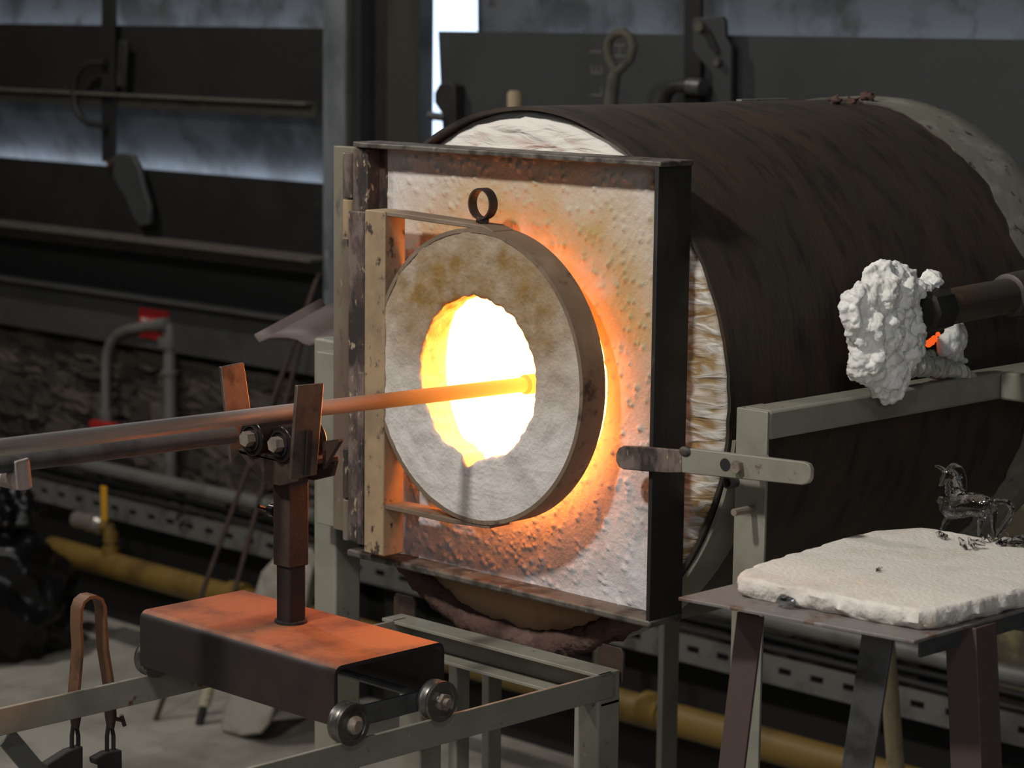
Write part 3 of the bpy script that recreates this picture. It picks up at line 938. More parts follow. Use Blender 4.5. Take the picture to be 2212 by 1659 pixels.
for i in range(41):
    a = math.radians(228 + 86 * i / 40)
    pts.append(V(.272 * math.cos(a), -.004, DZ + .272 * math.sin(a)))
mb.prism(pts, (0, .004, 0)).build('lower_board', M['board'], t, label='brown fibre board closing the lower drum face')
# cradle strap
MB().ring(C0, AY, DR + .0015, DR + .006, .004, .050, math.radians(-68), math.radians(-6), 60).build('cradle_strap', M['green'], t, label='grey green curved cradle strap')
for px, py in ((1832, 206), (1905, 200), (1870, 210)):
    pp = P(px, py, 'Y', .48 + (px - 1832) * .0008)
    blob('debris', (pp.x - .02, pp.y, pp.z - .007), .0065, (1.2, 1, .9), .9, 2.5, M['rollfibre'], 10, 7, t, seed=px)
MB().box(-.03, -.022, .38, .47, DZ + .2835, DZ + .2865).build('pale_scrap', M['band'], t)

# ------------------------------------------------------------------ square door panel on the drum
t = thing('furnace_door', 'square steel framed furnace door filled with white bumpy castable', 'furnace door', (0, -.03, .93))
FX0, FX1, FZ0, FZ1 = -.221, .228, .930, 1.391
YF, YB, YR = -.050, 0.0, -.020
q = [(FX0 - .004, YF + .012, FZ1 - .006), (FX0 + .02, YF, FZ1 - .006), (FX1 + .004, YF, FZ1 - .006), (FX1 + .004, YB, FZ1 - .006), (FX0 - .004, YB, FZ1 - .006)]
MB().prism(q, (0, 0, .0055)).build('top_lip', M['lip'], t, bevel=.0012)
MB().box(FX0, FX1 + .002, YF, YB, FZ0, FZ0 + .008).build('bottom_lip', M['lip'], t, bevel=.0025)
MB().box(FX1 - .004, FX1 + .001, YF + .001, YB, FZ0 + .004, FZ1 - .006).build('side_plate', M['black'], t, bevel=.0006)
# hinge stile with ragged scale
mb = MB().box(FX0, FX0 + .024, YF + .008, YB, FZ0 + .014, FZ1 - .007)
mb.build('hinge_stile', M['hinge'], t, bevel=.0015)
MB().bar((FX0 + .028, YR - .001, FZ0 + .30), (FX0 + .028, YR - .001, FZ1 - .008), (1, 0, 0), .010, .006).build('inner_strip', M['hinge'], t)
# castable: square with a round opening, bumps as geometry
HX, HZ, HR = .014, 1.154, .127
na, nr = 720, 62
rs = np.random.RandomState(4)
bxy = np.stack([rs.uniform(FX0 + .03, FX1, 1500), rs.uniform(FZ0, FZ1, 1500)], -1)
bh = rs.uniform(.0008, .0036, 1500)
br = rs.uniform(.0020, .0046, 1500)
ang = np.linspace(0, 2 * PI, na, endpoint=False)
ca, sa = np.cos(ang), np.sin(ang)
x0_, x1_, z0_, z1_ = FX0 + .022, FX1 - .003, FZ0 + .006, FZ1 - .007
with np.errstate(divide='ignore', invalid='ignore'):
    tx = np.where(ca > 0, (x1_ - HX) / ca, (x0_ - HX) / ca)
    tz = np.where(sa > 0, (z1_ - HZ) / sa, (z0_ - HZ) / sa)
tb_ = np.minimum(np.where(np.isfinite(tx), np.abs(tx), 9), np.where(np.isfinite(tz), np.abs(tz), 9))
k = np.linspace(0, 1, nr)[:, None]
RR = HR + (tb_[None, :] - HR) * k
XX, ZZ = HX + RR * ca, HZ + RR * sa
DY = np.zeros_like(XX)
for (cx_, cz_), h_, r_ in zip(bxy, bh, br):
    j0 = np.hypot(XX - cx_, ZZ - cz_)
    msk = j0 < r_ * 1.6
    DY[msk] = np.maximum(DY[msk], h_ * np.exp(-(j0[msk] / (r_ * .62)) ** 2))
verts = []
for j in range(nr):
    for i in range(na):
        verts.append((XX[j, i], YR - DY[j, i] - .0012 * noise.noise((XX[j, i] * 22, 0, ZZ[j, i] * 22)), ZZ[j, i]))
o1 = len(verts)
for i in range(na):
    verts.append((XX[0, i], -.002, ZZ[0, i]))
faces = []
for j in range(nr - 1):
    for i in range(na):
        i2 = (i + 1) % na
        faces.append((j * na + i, j * na + i2, (j + 1) * na + i2, (j + 1) * na + i))
for i in range(na):
    i2 = (i + 1) % na
    faces.append((o1 + i, o1 + i2, i2, i))
make('castable_fill', verts, faces, M['castable'], t, 0, 80, label='white bumpy castable, ochre round the opening')
# hinge knuckles on the stile
def knuckle(name, y0, y1, m, parent, px=754):
    a, b_ = P(px, y0, 'Y', -.038), P(px, y1, 'Y', -.038)
    b_.x = a.x
    b_.y = a.y
    MB().tube([a, a - V(0, 0, .001), b_ + V(0, 0, .001), b_], [.0058, .0068, .0068, .0058], 14).build(name, m, parent)
knuckle('hinge_knuckle', 330, 428, M['hinge'], t)
knuckle('hinge_knuckle', 431, 518, M['tan'], t)
knuckle('hinge_knuckle', 968, 1075, M['hinge'], t)
knuckle('hinge_knuckle', 1078, 1166, M['post'], t)

# ------------------------------------------------------------------ round plug door
t = thing('round_door', 'round refractory plug door with steel band, hinge bar and lifting ring', 'furnace door', (0, -.06, 1.0))
DX, DZ2, RD = .006, 1.159, .152
YD0, YD1 = -.075, -.043
MB().ring(V(DX, 0, DZ2), AY, RD - .003, RD + .0015, YD0 - .001, YD1, seg=128).build('steel_band', M['ringsteel'], t)
# face with a ragged hole
mb = MB()
na, nr = 300, 40
def hole_r(a):
    r_ = .0845 + .0035 * noise.noise((math.cos(a) * 2.2, math.sin(a) * 2.2, 4)) + .0022 * noise.noise((math.cos(a) * 9, math.sin(a) * 9, 1))
    d = (a - math.radians(263) + PI) % (2 * PI) - PI
    return r_ + .010 * math.exp(-(d / .10) ** 2)
prof = []
for i in range(na):
    a = 2 * PI * i / na
    h_ = hole_r(a)
    for j in range(nr + 1):
        r_ = h_ + (RD - .0028 - h_) * (j / nr)
        e = 1 - min(1, j / 3)
        xx, zz = DX + .002 + r_ * math.cos(a), DZ2 - .001 + r_ * math.sin(a)
        if j == nr:
            xx, zz = DX + (RD - .0028) * math.cos(a), DZ2 + (RD - .0028) * math.sin(a)
        y = YD0 + .0014 * e * e + .0016 * noise.noise((xx * 60, 0, zz * 60)) - .0012 * abs(noise.noise((xx * 170, 3, zz * 170)))
        mb.v.append((xx, y, zz))
for i in range(na):
    i2 = (i + 1) % na
    for j in range(nr):
        mb.f.append((i * (nr + 1) + j, i * (nr + 1) + j + 1, i2 * (nr + 1) + j + 1, i2 * (nr + 1) + j))
o1 = len(mb.v)
nd = 8
for i in range(na):
    a = 2 * PI * i / na
    h_ = hole_r(a)
    for j in range(1, nd + 1):
        y = YD0 + (YD1 - YD0) * j / nd
        r_ = h_ + .0022 * noise.noise((math.cos(a) * 9, y * 150, math.sin(a) * 9)) + .002 * (j / nd)
        mb.v.append((DX + .002 + r_ * math.cos(a), y, DZ2 - .001 + r_ * math.sin(a)))
for i in range(na):
    i2 = (i + 1) % na
    mb.f.append((i * (nr + 1), i2 * (nr + 1), o1 + i2 * nd, o1 + i * nd))
    for j in range(nd - 1):
        mb.f.append((o1 + i * nd + j, o1 + i2 * nd + j, o1 + i2 * nd + j + 1, o1 + i * nd + j + 1))
# back face
o2 = len(mb.v)
for i in range(na):
    a = 2 * PI * i / na
    mb.v.append((DX + (RD - .003) * math.cos(a), YD1 - .001, DZ2 + (RD - .003) * math.sin(a)))
for i in range(na):
    i2 = (i + 1) % na
    mb.f.append((o1 + i * nd + nd - 1, o1 + i2 * nd + nd - 1, o2 + i2, o2 + i))
mb.build('refractory_plug', M['plug'], t, smooth=70, label='pale refractory plug, scorched ochre above its ragged hole')
BX0, BX1 = -.162, -.130
MB().box(BX0, BX1, YD0 - .002, YD1 - .004, .948, 1.3215).build('hinge_bar', M['tan'], t, bevel=.0015)
MB().prism([(BX1, YD0, 1.3165), (.012, YD0, 1.3115), (.030, YD0, 1.3085), (.030, YD0, 1.3115), (.016, YD0, 1.3160), (BX1, YD0, 1.3215)], (0, .030, 0)).build('top_strap', M['ringsteel'], t, bevel=.0008)
MB().prism([(BX1, YD0, 1.0), (-.03, YD0, 1.0), (.03, YD0, 1.0035), (.03, YD0, 1.0075), (-.03, YD0, 1.0055), (BX1, YD0, 1.0055)], (0, .030, 0)).build('bottom_strap', M['ringsteel'], t, bevel=.0008)
rc = P(1043, 440, 'Y', -.062)
MB().ring(rc, AY, .0142, .0162, -.0055, .0055, seg=48).build('lifting_ring', M['rusty'], t)
lr = COL.objects[-1]
MB().tube([rc + V(-.004, -.004, -.0155), rc + V(.006, .002, -.0185)], [.004, .003], 8).build('ring_weld', M['rusty'], lr)
MB().box(FX0 + .026, BX0, YD0 + .004, YD0 + .012, .955, 1.318).build('hinge_leaf', M['hinge'], t, bevel=.001)
MB().bar((BX0 - .006, YD0 + .003, 1.145), (BX0 - .006, YD0 + .003, .955), (1, 0, 0), .010, .010).build('leaf_stop', M['hinge'], t, bevel=.001)

# ------------------------------------------------------------------ furnace stand
t = thing('furnace_stand', 'grey green square tube stand carrying the furnace drum', 'stand', (0, .2, 0))
stand = t
# left hinge post: front flange, rear post
MB().box(-.262, -.227, -.034, -.024, .952, 1.384).build('hinge_flange', M['post'], t, bevel=.0012)
MB().box(-.335, -.297, 0.0, .040, 0.0, 1.16).build('post', M['green'], t, bevel=.003)
MB().box(-.300, -.255, -.026, .004, .952, 1.15).build('post_gusset', M['green'], t, bevel=.001)
# right post, side rail and the cross stub
MB().angle((.309, -.020, 0), (.309, -.020, 1.158), (1, 0, 0), (0, 1, 0), .038, .004).build('post', M['green'], t, bevel=.001)
MB().box(.313, .3465, -.015, .62, 1.130, 1.1585).build('side_rail', M['green'], t, bevel=.003)
MB().box(-.333, -.299, .020, .62, 1.130, 1.1585).build('side_rail', M['green'], t, bevel=.003)
MB().box(.347, .56, .372, .410, 1.130, 1.160).build('cross_stub', M['green'], t, bevel=.003)
MB().box(.310, .348, .585, .625, 0.0, 1.13).build('post', M['green'], t, bevel=.003)
xa, xb = P(1421, 1450, 'Y', .60).x, P(1433, 1450, 'Y', .60).x
MB().box(xa, xb, .60, .632, 0.0, 1.13).build('post', M['green'], t, bevel=.001)
# small fittings on the right post
p = P(1628, 1098, 'Y', -.020)
MB().tube([p, p + V(0, -.030, 0)], .0036, 10).build('stop_pin', M['bolt'], t)
p = P(1588, 1040, 'Y', -.02)
MB().ring(p, AY, .0040, .0058, -.012, .02, seg=24).build('pin_tube', M['leggrey'], t)

# latch lever
t = thing('latch_lever', 'flat steel latch lever, brown and scorched at its left end', 'latch', P(1595, 1008, 'Y', -.05))
def lev(x, y, yy):
    return P(x, y, 'Y', yy)
YLv = -.057
up_ = [(1345, 963), (1400, 966), (1440, 970), (1472, 972)]
lo_ = [(1472, 1021), (1440, 1022), (1400, 1019), (1345, 1014)]
tipq = [(1336, 1008), (1330, 996), (1330, 980), (1336, 968)]
MB().prism([lev(x, y, YLv) for x, y in up_ + lo_ + tipq], (0, .005, 0)).build('finger', M['hinge'], t, bevel=.001, label='scorched brown lever finger')
q = [(1472, 972), (1490, 969), (1735, 998), (1746, 1003), (1751, 1014), (1750, 1034), (1744, 1044), (1732, 1048), (1490, 1024), (1472, 1021)]
arm = MB().prism([lev(x, y, YLv - .001) for x, y in q], (0, .006, 0)).build('arm', M['green'], t, bevel=.001)
p = P(1595, 1008, 'Y', YLv - .002)
MB().hexbolt(p + V(0, .001, 0), (0, -1, 0), .0062, .006).build('pivot_bolt', M['bolt'], arm)
MB().tube([p + V(0, .006, 0), V(p.x, -.020, p.z)], .008, 14).build('spacer', M['green'], t)
p = P(1566, 1004, 'Y', YLv - .0014)
MB().tube([p, p + V(0, .0006, 0)], .0062, 16).build('drilled_hole', M['plinth'], arm)
MB().ball(P(1480, 975, 'Y', YLv - .001), .005, 10, 7, (1.5, .6, 1)).build('weld', M['lip'], arm)

# rusty heat sheet behind the left post
near = [(550, 722), (560, 738), (580, 729), (600, 727), (622, 728), (642, 732), (656, 741), (668, 745), (690, 738), (712, 728), (740, 716)]
mb = MB()
nn = len(near)
for j in range(5):
    for x, y in near:
        p = P(x, y, 'Y', .05) + V(-.004 * j, .030 * j, .0085 * j)
        mb.v.append(tuple(p))
for j in range(4):
    for i in range(nn - 1):
        mb.f.append((j * nn + i, j * nn + i + 1, (j + 1) * nn + i + 1, (j + 1) * nn + i))
o = mb.build('heat_shield', M['sheet'], None, smooth=80)
so = o.modifiers.new('solid', 'SOLIDIFY')
so.thickness = .003
tag(o, 'curled rusty brown sheet sticking out left behind the hinge post', 'metal sheet')

# ------------------------------------------------------------------ rail frame
ZR = .870
t = thing('trolley_track', 'low grey green angle iron track on legs in front of the furnace', 'track', (0, -.5, 0))
def xz(px, py):
    return P(px, py, 'Z', ZR)
XRr = xz(1340, 1447).x
MB().angle((XRr, -.03, ZR - .027), (XRr, -1.15, ZR - .027), (0, 0, 1), (-1, 0, 0), .027, .004).build('rail', M['green'], t, bevel=.0008)
XLr = xz(0, 1531).x
MB().angle((XLr, -.03, ZR - .027), (XLr, -1.15, ZR - .027), (0, 0, 1), (-1, 0, 0), .027, .004).build('rail', M['green'], t, bevel=.0008)
yb = xz(839, 1336).y
MB().angle((XLr - .02, -.02, ZR), (XRr, -.02, ZR), (0, 0, -1), (0, -1, 0), .030, .004).box(XLr - .02, XRr, -.048, -.02, ZR - .034, ZR - .030).build('cross_bar', M['green'], t, bevel=.0008)
for xx in (XRr - .034, XLr + .01):
    MB().box(xx, xx + .034, -.052, -.018, 0.0, ZR - .026).build('leg', M['green'], t, bevel=.003)
    MB().box(xx, xx + .034, -1.1, -1.066, 0.0, ZR - .026).build('leg', M['green'], t, bevel=.003)
MB().bar(P(14, 1592, 'X', XLr - .02), P(190, 1800, 'X', XLr - .02), (0, 1, 0), .020, .004).build('brace', M['conduit'], t)
MB().tube([V(XLr - .0, -.60, ZR - .035), V(XRr, -.33, ZR - .33)], .0035, 8).build('tie_rod', M['rusty'], t)
for (x, y, w_, h_) in ((872, 1320, .034, .018), (1320, 1432, .032, .018)):
    p = P(x, y, 'Y', -.018)
    MB().prism([p + V(dx * w_ / 2, 0, dz_ * h_) for dx, dz_ in ((-1, -1), (1, -1), (1, .7), (.8, 1), (-.8, 1), (-1, .7))], (0, .004, 0)).build('tab', M['rusty'], t, bevel=.0008)
for px0, px1, yy in ((968, 986, .06), (1040, 1056, .12)):
    a, b_ = P(px0, 1500, 'Y', yy).x, P(px1, 1500, 'Y', yy).x
    MB().box(a, b_, yy, yy + .022, 0, .80).build('leg', M['green'], t, bevel=.002)

# ------------------------------------------------------------------ trolley with the pipe rest
zc = .940
c4 = [P(x, y, 'Z', zc) for x, y in ((297, 1318), (530, 1275), (972, 1383), (722, 1440))]
CX0 = (c4[0].x + c4[1].x) / 2
CX1 = (c4[2].x + c4[3].x) / 2
CY0 = (c4[0].y + c4[3].y) / 2
CY1 = (c4[1].y + c4[2].y) / 2
hgt = .056
t = thing('rail_trolley', 'dark steel channel trolley on grooved wheels with a roller pipe rest', 'trolley', ((CX0 + CX1) / 2, (CY0 + CY1) / 2, ZR))
# inverted channel with rounded corners
def chan(y0, y1, z0, z1, r, th):
    out, inn = [], []
    def arc(cy, cz, rr, a0_, a1_):
        return [(cy + rr * math.cos(a0_ + (a1_ - a0_) * k_ / 6), cz + rr * math.sin(a0_ + (a1_ - a0_) * k_ / 6)) for k_ in range(7)]
    out = [(y0, z0)] + arc(y0 + r, z1 - r, r, PI, PI / 2) + arc(y1 - r, z1 - r, r, PI / 2, 0) + [(y1, z0)]
    inn = [(y1 - th, z0)] + arc(y1 - r, z1 - r, r - th, 0, PI / 2) + arc(y0 + r, z1 - r, r - th, PI / 2, PI) + [(y0 + th, z0)]
    return out + inn
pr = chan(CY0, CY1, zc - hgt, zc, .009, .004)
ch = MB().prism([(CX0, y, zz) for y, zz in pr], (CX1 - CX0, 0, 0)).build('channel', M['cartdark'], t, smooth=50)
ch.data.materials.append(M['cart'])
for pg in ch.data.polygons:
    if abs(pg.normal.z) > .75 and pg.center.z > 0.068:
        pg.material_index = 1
def wheel(c, ax, parent, nut=True):
    c = Vector(c)
    mb = MB()
    pr_ = [(-.0075, .0195), (-.0045, .0195), (-.0025, .0175), (.0, .0165), (.0025, .0175), (.0045, .0195), (.0075, .0195), (.0075, .0150), (.0062, .0140), (.0062, .0085), (.0075, .0075), (.0075, .0)]
    n_, sg = len(pr_), 40
    u, w = (V(0, 1, 0), V(0, 0, 1))
    for i in range(sg):
        a = 2 * PI * i / sg
        for l_, r_ in pr_:
            mb.v.append(tuple(c + ax * l_ + (u * math.cos(a) + w * math.sin(a)) * r_))
        mb.v.append(tuple(c + ax * -.0075 + (u * math.cos(a) + w * math.sin(a)) * .004))
    n_ += 1
    for i in range(sg):
        i2 = (i + 1) % sg
        for k_ in range(n_ - 2):
            mb.f.append((i * n_ + k_, i2 * n_ + k_, i2 * n_ + k_ + 1, i * n_ + k_ + 1))
        mb.f.append((i * n_ + n_ - 1, i2 * n_ + n_ - 1, i2 * n_, i * n_))
    wo = mb.build('wheel', M['wheel'], parent, smooth=40)
    hb = MB()
    if nut:
        hb.hexbolt(c + ax * .006, ax, .0085, .006)
        hb.tube([c + ax * .012, c + ax * .017], .0045, 12)
        hb.build('nut', M['bolt'], wo)
    else:
        hb.tube([c + ax * .006, c + ax * .011, c + ax * .014], [.0085, .0085, .005], 14)
        hb.build('axle_head', M['bolt'], wo)
    return wo
XWh = XRr - .002
w1, w2 = P(764, 1545, 'X', XWh + .007), P(956, 1500, 'X', XWh + .007)
zw = ZR + .0170
wheel((XWh, w1.y, zw), V(1, 0, 0), t, nut=False)
wheel((XWh, w2.y, zw), V(1, 0, 0), t)
XW2 = XLr - .002
wheel((XW2, w1.y + .012, zw), V(-1, 0, 0), t)
wheel((XW2, w2.y, zw), V(-1, 0, 0), t)
MB().box(XWh - .014, XWh - .009, w1.y - .008, w2.y + .008, zw - .010, zw + .009).build('axle_plate', M['leggrey'], t, bevel=.001)
MB().box(XW2 + .009, XW2 + .013, w1.y - .008, w2.y + .008, zw - .010, zw + .009).build('axle_plate', M['leggrey'], t, bevel=.001)
MB().tube([V(XWh, w1.y, zw), V(XW2, w1.y, zw)], .004, 10).build('axle', M['leggrey'], t)
MB().tube([V(XWh, w2.y, zw), V(XW2, w2.y, zw)], .004, 10).build('axle', M['leggrey'], t)
# mast
PXc, PYc = 0.0, -.317
a_ = .0102
MB().box(PXc - a_, PXc + a_, PYc - a_, PYc + a_, zc - .002, 1.06).build('mast', M['cartdark'], t, bevel=.0015)
a_ = .0123
MB().box(PXc - a_, PXc + a_, PYc - a_, PYc + a_, .997, 1.090).build('mast_sleeve', M['rusty'], t, bevel=.0012)
MB().ring(V(PXc, PYc, zc), V(0, 0, 1), .010, .016, 0, .0025, seg=20).build('mast_weld', M['cartdark'], t)
p = V(PXc - a_, PYc - .004, 1.048)
ws = MB().tube([p + V(.002, 0, 0), p + V(-.022, 0, 0)], .0028, 10)
ws.tube([p + V(-.006, 0, 0), p + V(-.013, 0, 0)], .0062, 12)
ws.tube([p + V(-.020, -.010, .004), p + V(-.020, .010, -.004)], .0024, 8)
ws.build('clamp_screw', M['roller'], t)
# yoke
yk = MB()
yk.prism([(-.052, -.342, 1.107), (.046, -.342, 1.104), (.040, -.342, 1.088), (.013, -.342, 1.080), (-.013, -.342, 1.080)], (0, .005, 0))
yk.prism([(-.052, -.300, 1.107), (.046, -.300, 1.104), (.040, -.300, 1.088), (.013, -.300, 1.080), (-.013, -.300, 1.080)], (0, .005, 0))
yk.box(-.050, .045, -.342, -.295, 1.103, 1.108)
yk.build('yoke', M['rusty'], t, bevel=.0006)
MB().prism([(.048, -.318, 1.125), (.048, -.318, 1.098), (.072, -.318, 1.128), (.070, -.318, 1.130)], (0, .005, 0)).build('gusset', M['rusty'], t)
# rollers side by side under the pipe
for rx in (-.026, .0165):
    c_ = V(rx, 0, 1.1215)
    ro_ = MB().ring(c_, AY, .0055, .0175, -.345, -.300, seg=40).build('roller', M['roller'], t, bevel=.0012)
    MB().ring(c_, AY, .0115, .0125, -.3465, -.344, seg=32).build('seal_ring', M['cartdark'], ro_)
    MB().hexbolt(c_ + V(0, -.340, 0), (0, -1, 0), .0075, .014).build('bolt_head', M['bolt'], ro_)
    MB().tube([c_ + V(0, -.342, 0), c_ + V(0, -.30, 0)], .0055, 10).build('axle', M['bolt'], ro_)
# guide plates, splayed outwards
def guide(xb, xt, pxs):
    q_ = [P(x, y, 'X', xx) for x, y, xx in pxs]
    sgn = 1 if xt > 0 else -1
    MB().prism(q_, V(-.004, 0, 0)).build('guide_plate', M['guide'], t, bevel=.0006)
guide(-.05, -.065, [(478, 793, -.066), (527, 783, -.066), (548, 930, -.052), (500, 1000, -.052)])
guide(.045, .055, [(643, 833, .054), (700, 828, .054), (684, 1026, .046), (628, 1036, .046)])
MB().bar(P(668, 930, 'X', .0515), P(662, 1026, 'X', .0470), (0, 1, 0), .006, .004).build('guide_weld', M['cartdark'], t)

# ------------------------------------------------------------------ the blowing iron
t = thing('blowing_iron', 'long steel blowing iron resting on the rollers, tip glowing in furnace', 'blowing iron', (0, -.3, 1.148))
MB().tube([V(0, -1.25, 1.153), V(0, -.62, 1.1505), V(0, -.3, 1.1475), V(0, .0, 1.143), V(0, .012, 1.1428)], [.0079, .0079, .0077, .0077, .0074], 32).build('pipe', M['iron'], t)
MB().tube([V(0, .002, 1.1428), V(0, .006, 1.1428), V(0, .022, 1.1424), V(0, .028, 1.1423)], [.007, .0105, .0105, .006], 24).build('hot_collar', M['iron'], t)
# dull support arm under the iron, with a stub and a cross rod
t = thing('support_arm', 'dull grey bar under the blowing iron with a pinkish stub and cross rod', 'support', (-.02, -.55, 1.12))
MB().tube([V(-.019, -1.2, 1.1395), V(-.019, -.372, 1.1285)], .0085, 20).build('bar', M['leggrey'], t)
p0_, p1_ = P(44, 992, 'X', -.012), P(49, 1056, 'X', -.012)
p1_.y = p0_.y + .003
MB().tube([p0_, p1_], .0078, 20).build('stub', M['liveband'], t, bevel=.0015)
p2_ = P(40, 1038, 'X', -.012)
MB().tube([p2_, p2_ + V(-.30, 0, -.006)], .0085, 16).build('cross_rod', M['liveband'], t)

# ------------------------------------------------------------------ tongs hanging at the left rail
XT = XLr - .044
t = thing('spring_tongs', 'rusty hairpin spring tongs with black wooden tips behind the left rail', 'tongs', P(195, 1430, 'X', XT))
cl = [(158, 1520), (163, 1460), (168, 1400), (165, 1350), (166, 1315), (172, 1298), (184, 1288), (198, 1286), (210, 1292), (217, 1308), (219, 1345), (222, 1400), (232, 1460), (240, 1520)]
pts = [P(x, y, 'X', XT) for x, y in cl]
mb = MB()
nn = len(pts)
for i, p in enumerate(pts):
    tg = (pts[min(i + 1, nn - 1)] - pts[max(i - 1, 0)]).normalized()
    nrm = tg.cross(V(1, 0, 0)).normalized()
    w_, h_ = .0085, .0016
    for sx, sy in ((-1, -1), (1, -1), (1, 1), (-1, 1)):
        mb.v.append(tuple(p + V(1, 0, 0) * sx * w_ + nrm * sy * h_))
for i in range(nn - 1):
    for k_ in range(4):
        k2 = (k_ + 1) % 4
        mb.f.append((i * 4 + k_, i * 4 + k2, (i + 1) * 4 + k2, (i + 1) * 4 + k_))
mb.f += [(0, 1, 2, 3), (nn * 4 - 1, nn * 4 - 2, nn * 4 - 3, nn * 4 - 4)]
mb.build('spring_bow', M['tong'], t, smooth=40)
for (x0p, x1p, xm) in ((149, 172, 161), (222, 250, 237)):
    MB().tube([P(xm, 1500, 'X', XT), P(xm + 2, 1545, 'X', XT), P(xm + 2, 1572, 'X', XT)], [.0058, .0062, .004], 12).build('socket', M['rusty'], t)
    for dx in (-6, 8):
        MB().tube([P(xm + dx * .5, 1568, 'X', XT), P(xm + dx, 1590, 'X', XT), P(xm + dx, 1632, 'X', XT)], .0022, 8).build('prong', M['char'], t)
for q in (((102, 1652), (150, 1622), (180, 1612), (180, 1740), (102, 1740)), ((206, 1640), (232, 1626), (264, 1620), (266, 1740), (228, 1740), (224, 1655), (208, 1652))):
    MB().prism([P(x, y, 'X', XT + .006) for x, y in q], (-.012, 0, 0)).build('wooden_tip', M['char'], t, bevel=.0015)
p = P(248, 1552, 'X', XT)
MB().tube([p, p + V(0, .010, -.004)], .0022, 8).tube([p + V(0, .008, .002), p + V(0, .012, -.010)], .0022, 8).build('wing_screw', M['rusty'], t)

# ------------------------------------------------------------------ table, board, horse
zt_ = 1.03
t = thing('steel_table', 'small steel plate table on splayed angle iron legs', 'table', (.48, 0, 0))
TX0, TX1 = .436, .665
TY0, TY1 = -.245, .06
lf = P(1465, 1290, 'Z', zt_)
fr = P(1975, 1384, 'Z', zt_)
bk = P(1600, 1258, 'Z', zt_)
MB().prism([lf, fr, V(fr.x, TY1, zt_), V(lf.x, TY1, zt_)], (0, 0, -.003)).build('plate', M['plate'], t, bevel=.0006)
def aleg(topx, botx, yt, yb_, w_, u, v, m):
    a, b_ = P(*topx, 'Y', yt), P(*botx, 'Y', yb_)
    d = (b_ - a).normalized()
    b2_ = a + d * ((a.z - 0.0) / -d.z)
    a.z = min(a.z, zt_ - .003)
    MB().angle(a, b2_, u, v, w_, .0035).build('leg', m, t, bevel=.0006)
aleg((1592, 1322), (1568, 1520), -.20, -.20, .028, (1, 0, 0), (0, 1, 0), M['legred'])
aleg((1862, 1362), (1826, 1600), -.19, -.19, .028, (1, .2, 0), (0, 1, 0), M['leggrey'])
aleg((2108, 1348), (2118, 1600), -.14, -.14, .031, (-1, 0, 0), (0, 1, 0), M['legred'])
aleg((2300, 1300), (2330, 1600), .02, .02, .028, (-1, 0, 0), (0, -1, 0), M['legred'])
MB().angle((TX0 + .03, -.04, zt_ - .003), (TX1 - .01, -.04, zt_ - .003), (0, 0, -1), (0, -1, 0), .022, .003).build('apron', M['leggrey'], t)
MB().angle((TX1 - .012, TY0 + .05, zt_ - .003), (TX1 - .012, TY1, zt_ - .003), (0, 0, -1), (-1, 0, 0), .018, .003).build('apron', M['leggrey'], t)

# fibre board slab: outline on its top plane, ragged sides
zs0, zs1 = zt_ + .0006, zt_ + .0175
out = [(1603, 1232), (1650, 1213), (1720, 1191), (1800, 1167), (1868, 1150), (1930, 1142), (1990, 1140), (2050, 1148), (2130, 1163), (2212, 1180), (2330, 1204), (2420, 1224),
       (2390, 1240), (2300, 1256), (2212, 1272), (2140, 1290), (2070, 1306), (2020, 1317), (1985, 1318), (1900, 1304), (1800, 1285), (1700, 1266), (1630, 1253), (1600, 1246), (1597, 1240)]
poly = [P(x, y, 'Z', zs1) for x, y in out]
# resample
res = []
for i, p in enumerate(poly):
    q = poly[(i + 1) % len(poly)]
    n_ = max(1, int((q - p).length / .004))
    for k_ in range(n_):
        res.append(p.lerp(q, k_ / n_))
cen = sum(res, V(0, 0, 0)) / len(res)
mb = MB()
n_ = len(res)
layers = [(zs0, .0, .6), (zs0 + .003, .004, 1), (zs0 + .0065, .006, 1.2), (zs1 - .004, .0055, 1.1), (zs1 - .0015, .003, .9), (zs1, .0, .5)]
for li, (zz, off, am) in enumerate(layers):
    for p in res:
        d = (p - cen)
        d.z = 0
        d.normalize()
        w_ = .0042 * am * fbm((p.x, p.y, zz * 1.5), 80, 4)
        q = p + d * (off * .7 + w_ - .003)
        mb.v.append((q.x, q.y, zz + (.0012 * fbm((p.x, p.y, 2), 40, 2) if li > 2 else 0)))
for li in range(len(layers) - 1):
    for i in range(n_):
        i2 = (i + 1) % n_
        mb.f.append((li * n_ + i, li * n_ + i2, (li + 1) * n_ + i2, (li + 1) * n_ + i))
base = (len(layers) - 1) * n_
prev = base
for s_ in (.97, .9, .75, .5, .25):
    st_ = len(mb.v)
    for p in res:
        q = cen.lerp(p, s_)
        mb.v.append((q.x, q.y, zs1 + .0012 * fbm((q.x, q.y, 2), 40, 2)))
    for i in range(n_):
        i2 = (i + 1) % n_
        mb.f.append((prev + i, prev + i2, st_ + i2, st_ + i))
    prev = st_
mb.v.append((cen.x, cen.y, zs1))
for i in range(n_):
    mb.f.append((prev + i, prev + (i + 1) % n_, len(mb.v) - 1))
mb.f.append(tuple(range(n_ - 1, -1, -1)))
tag(mb.build('fibre_board', M['slab'], None, smooth=45), 'thick cream fibre board slab with ragged edges on steel table', 'board')

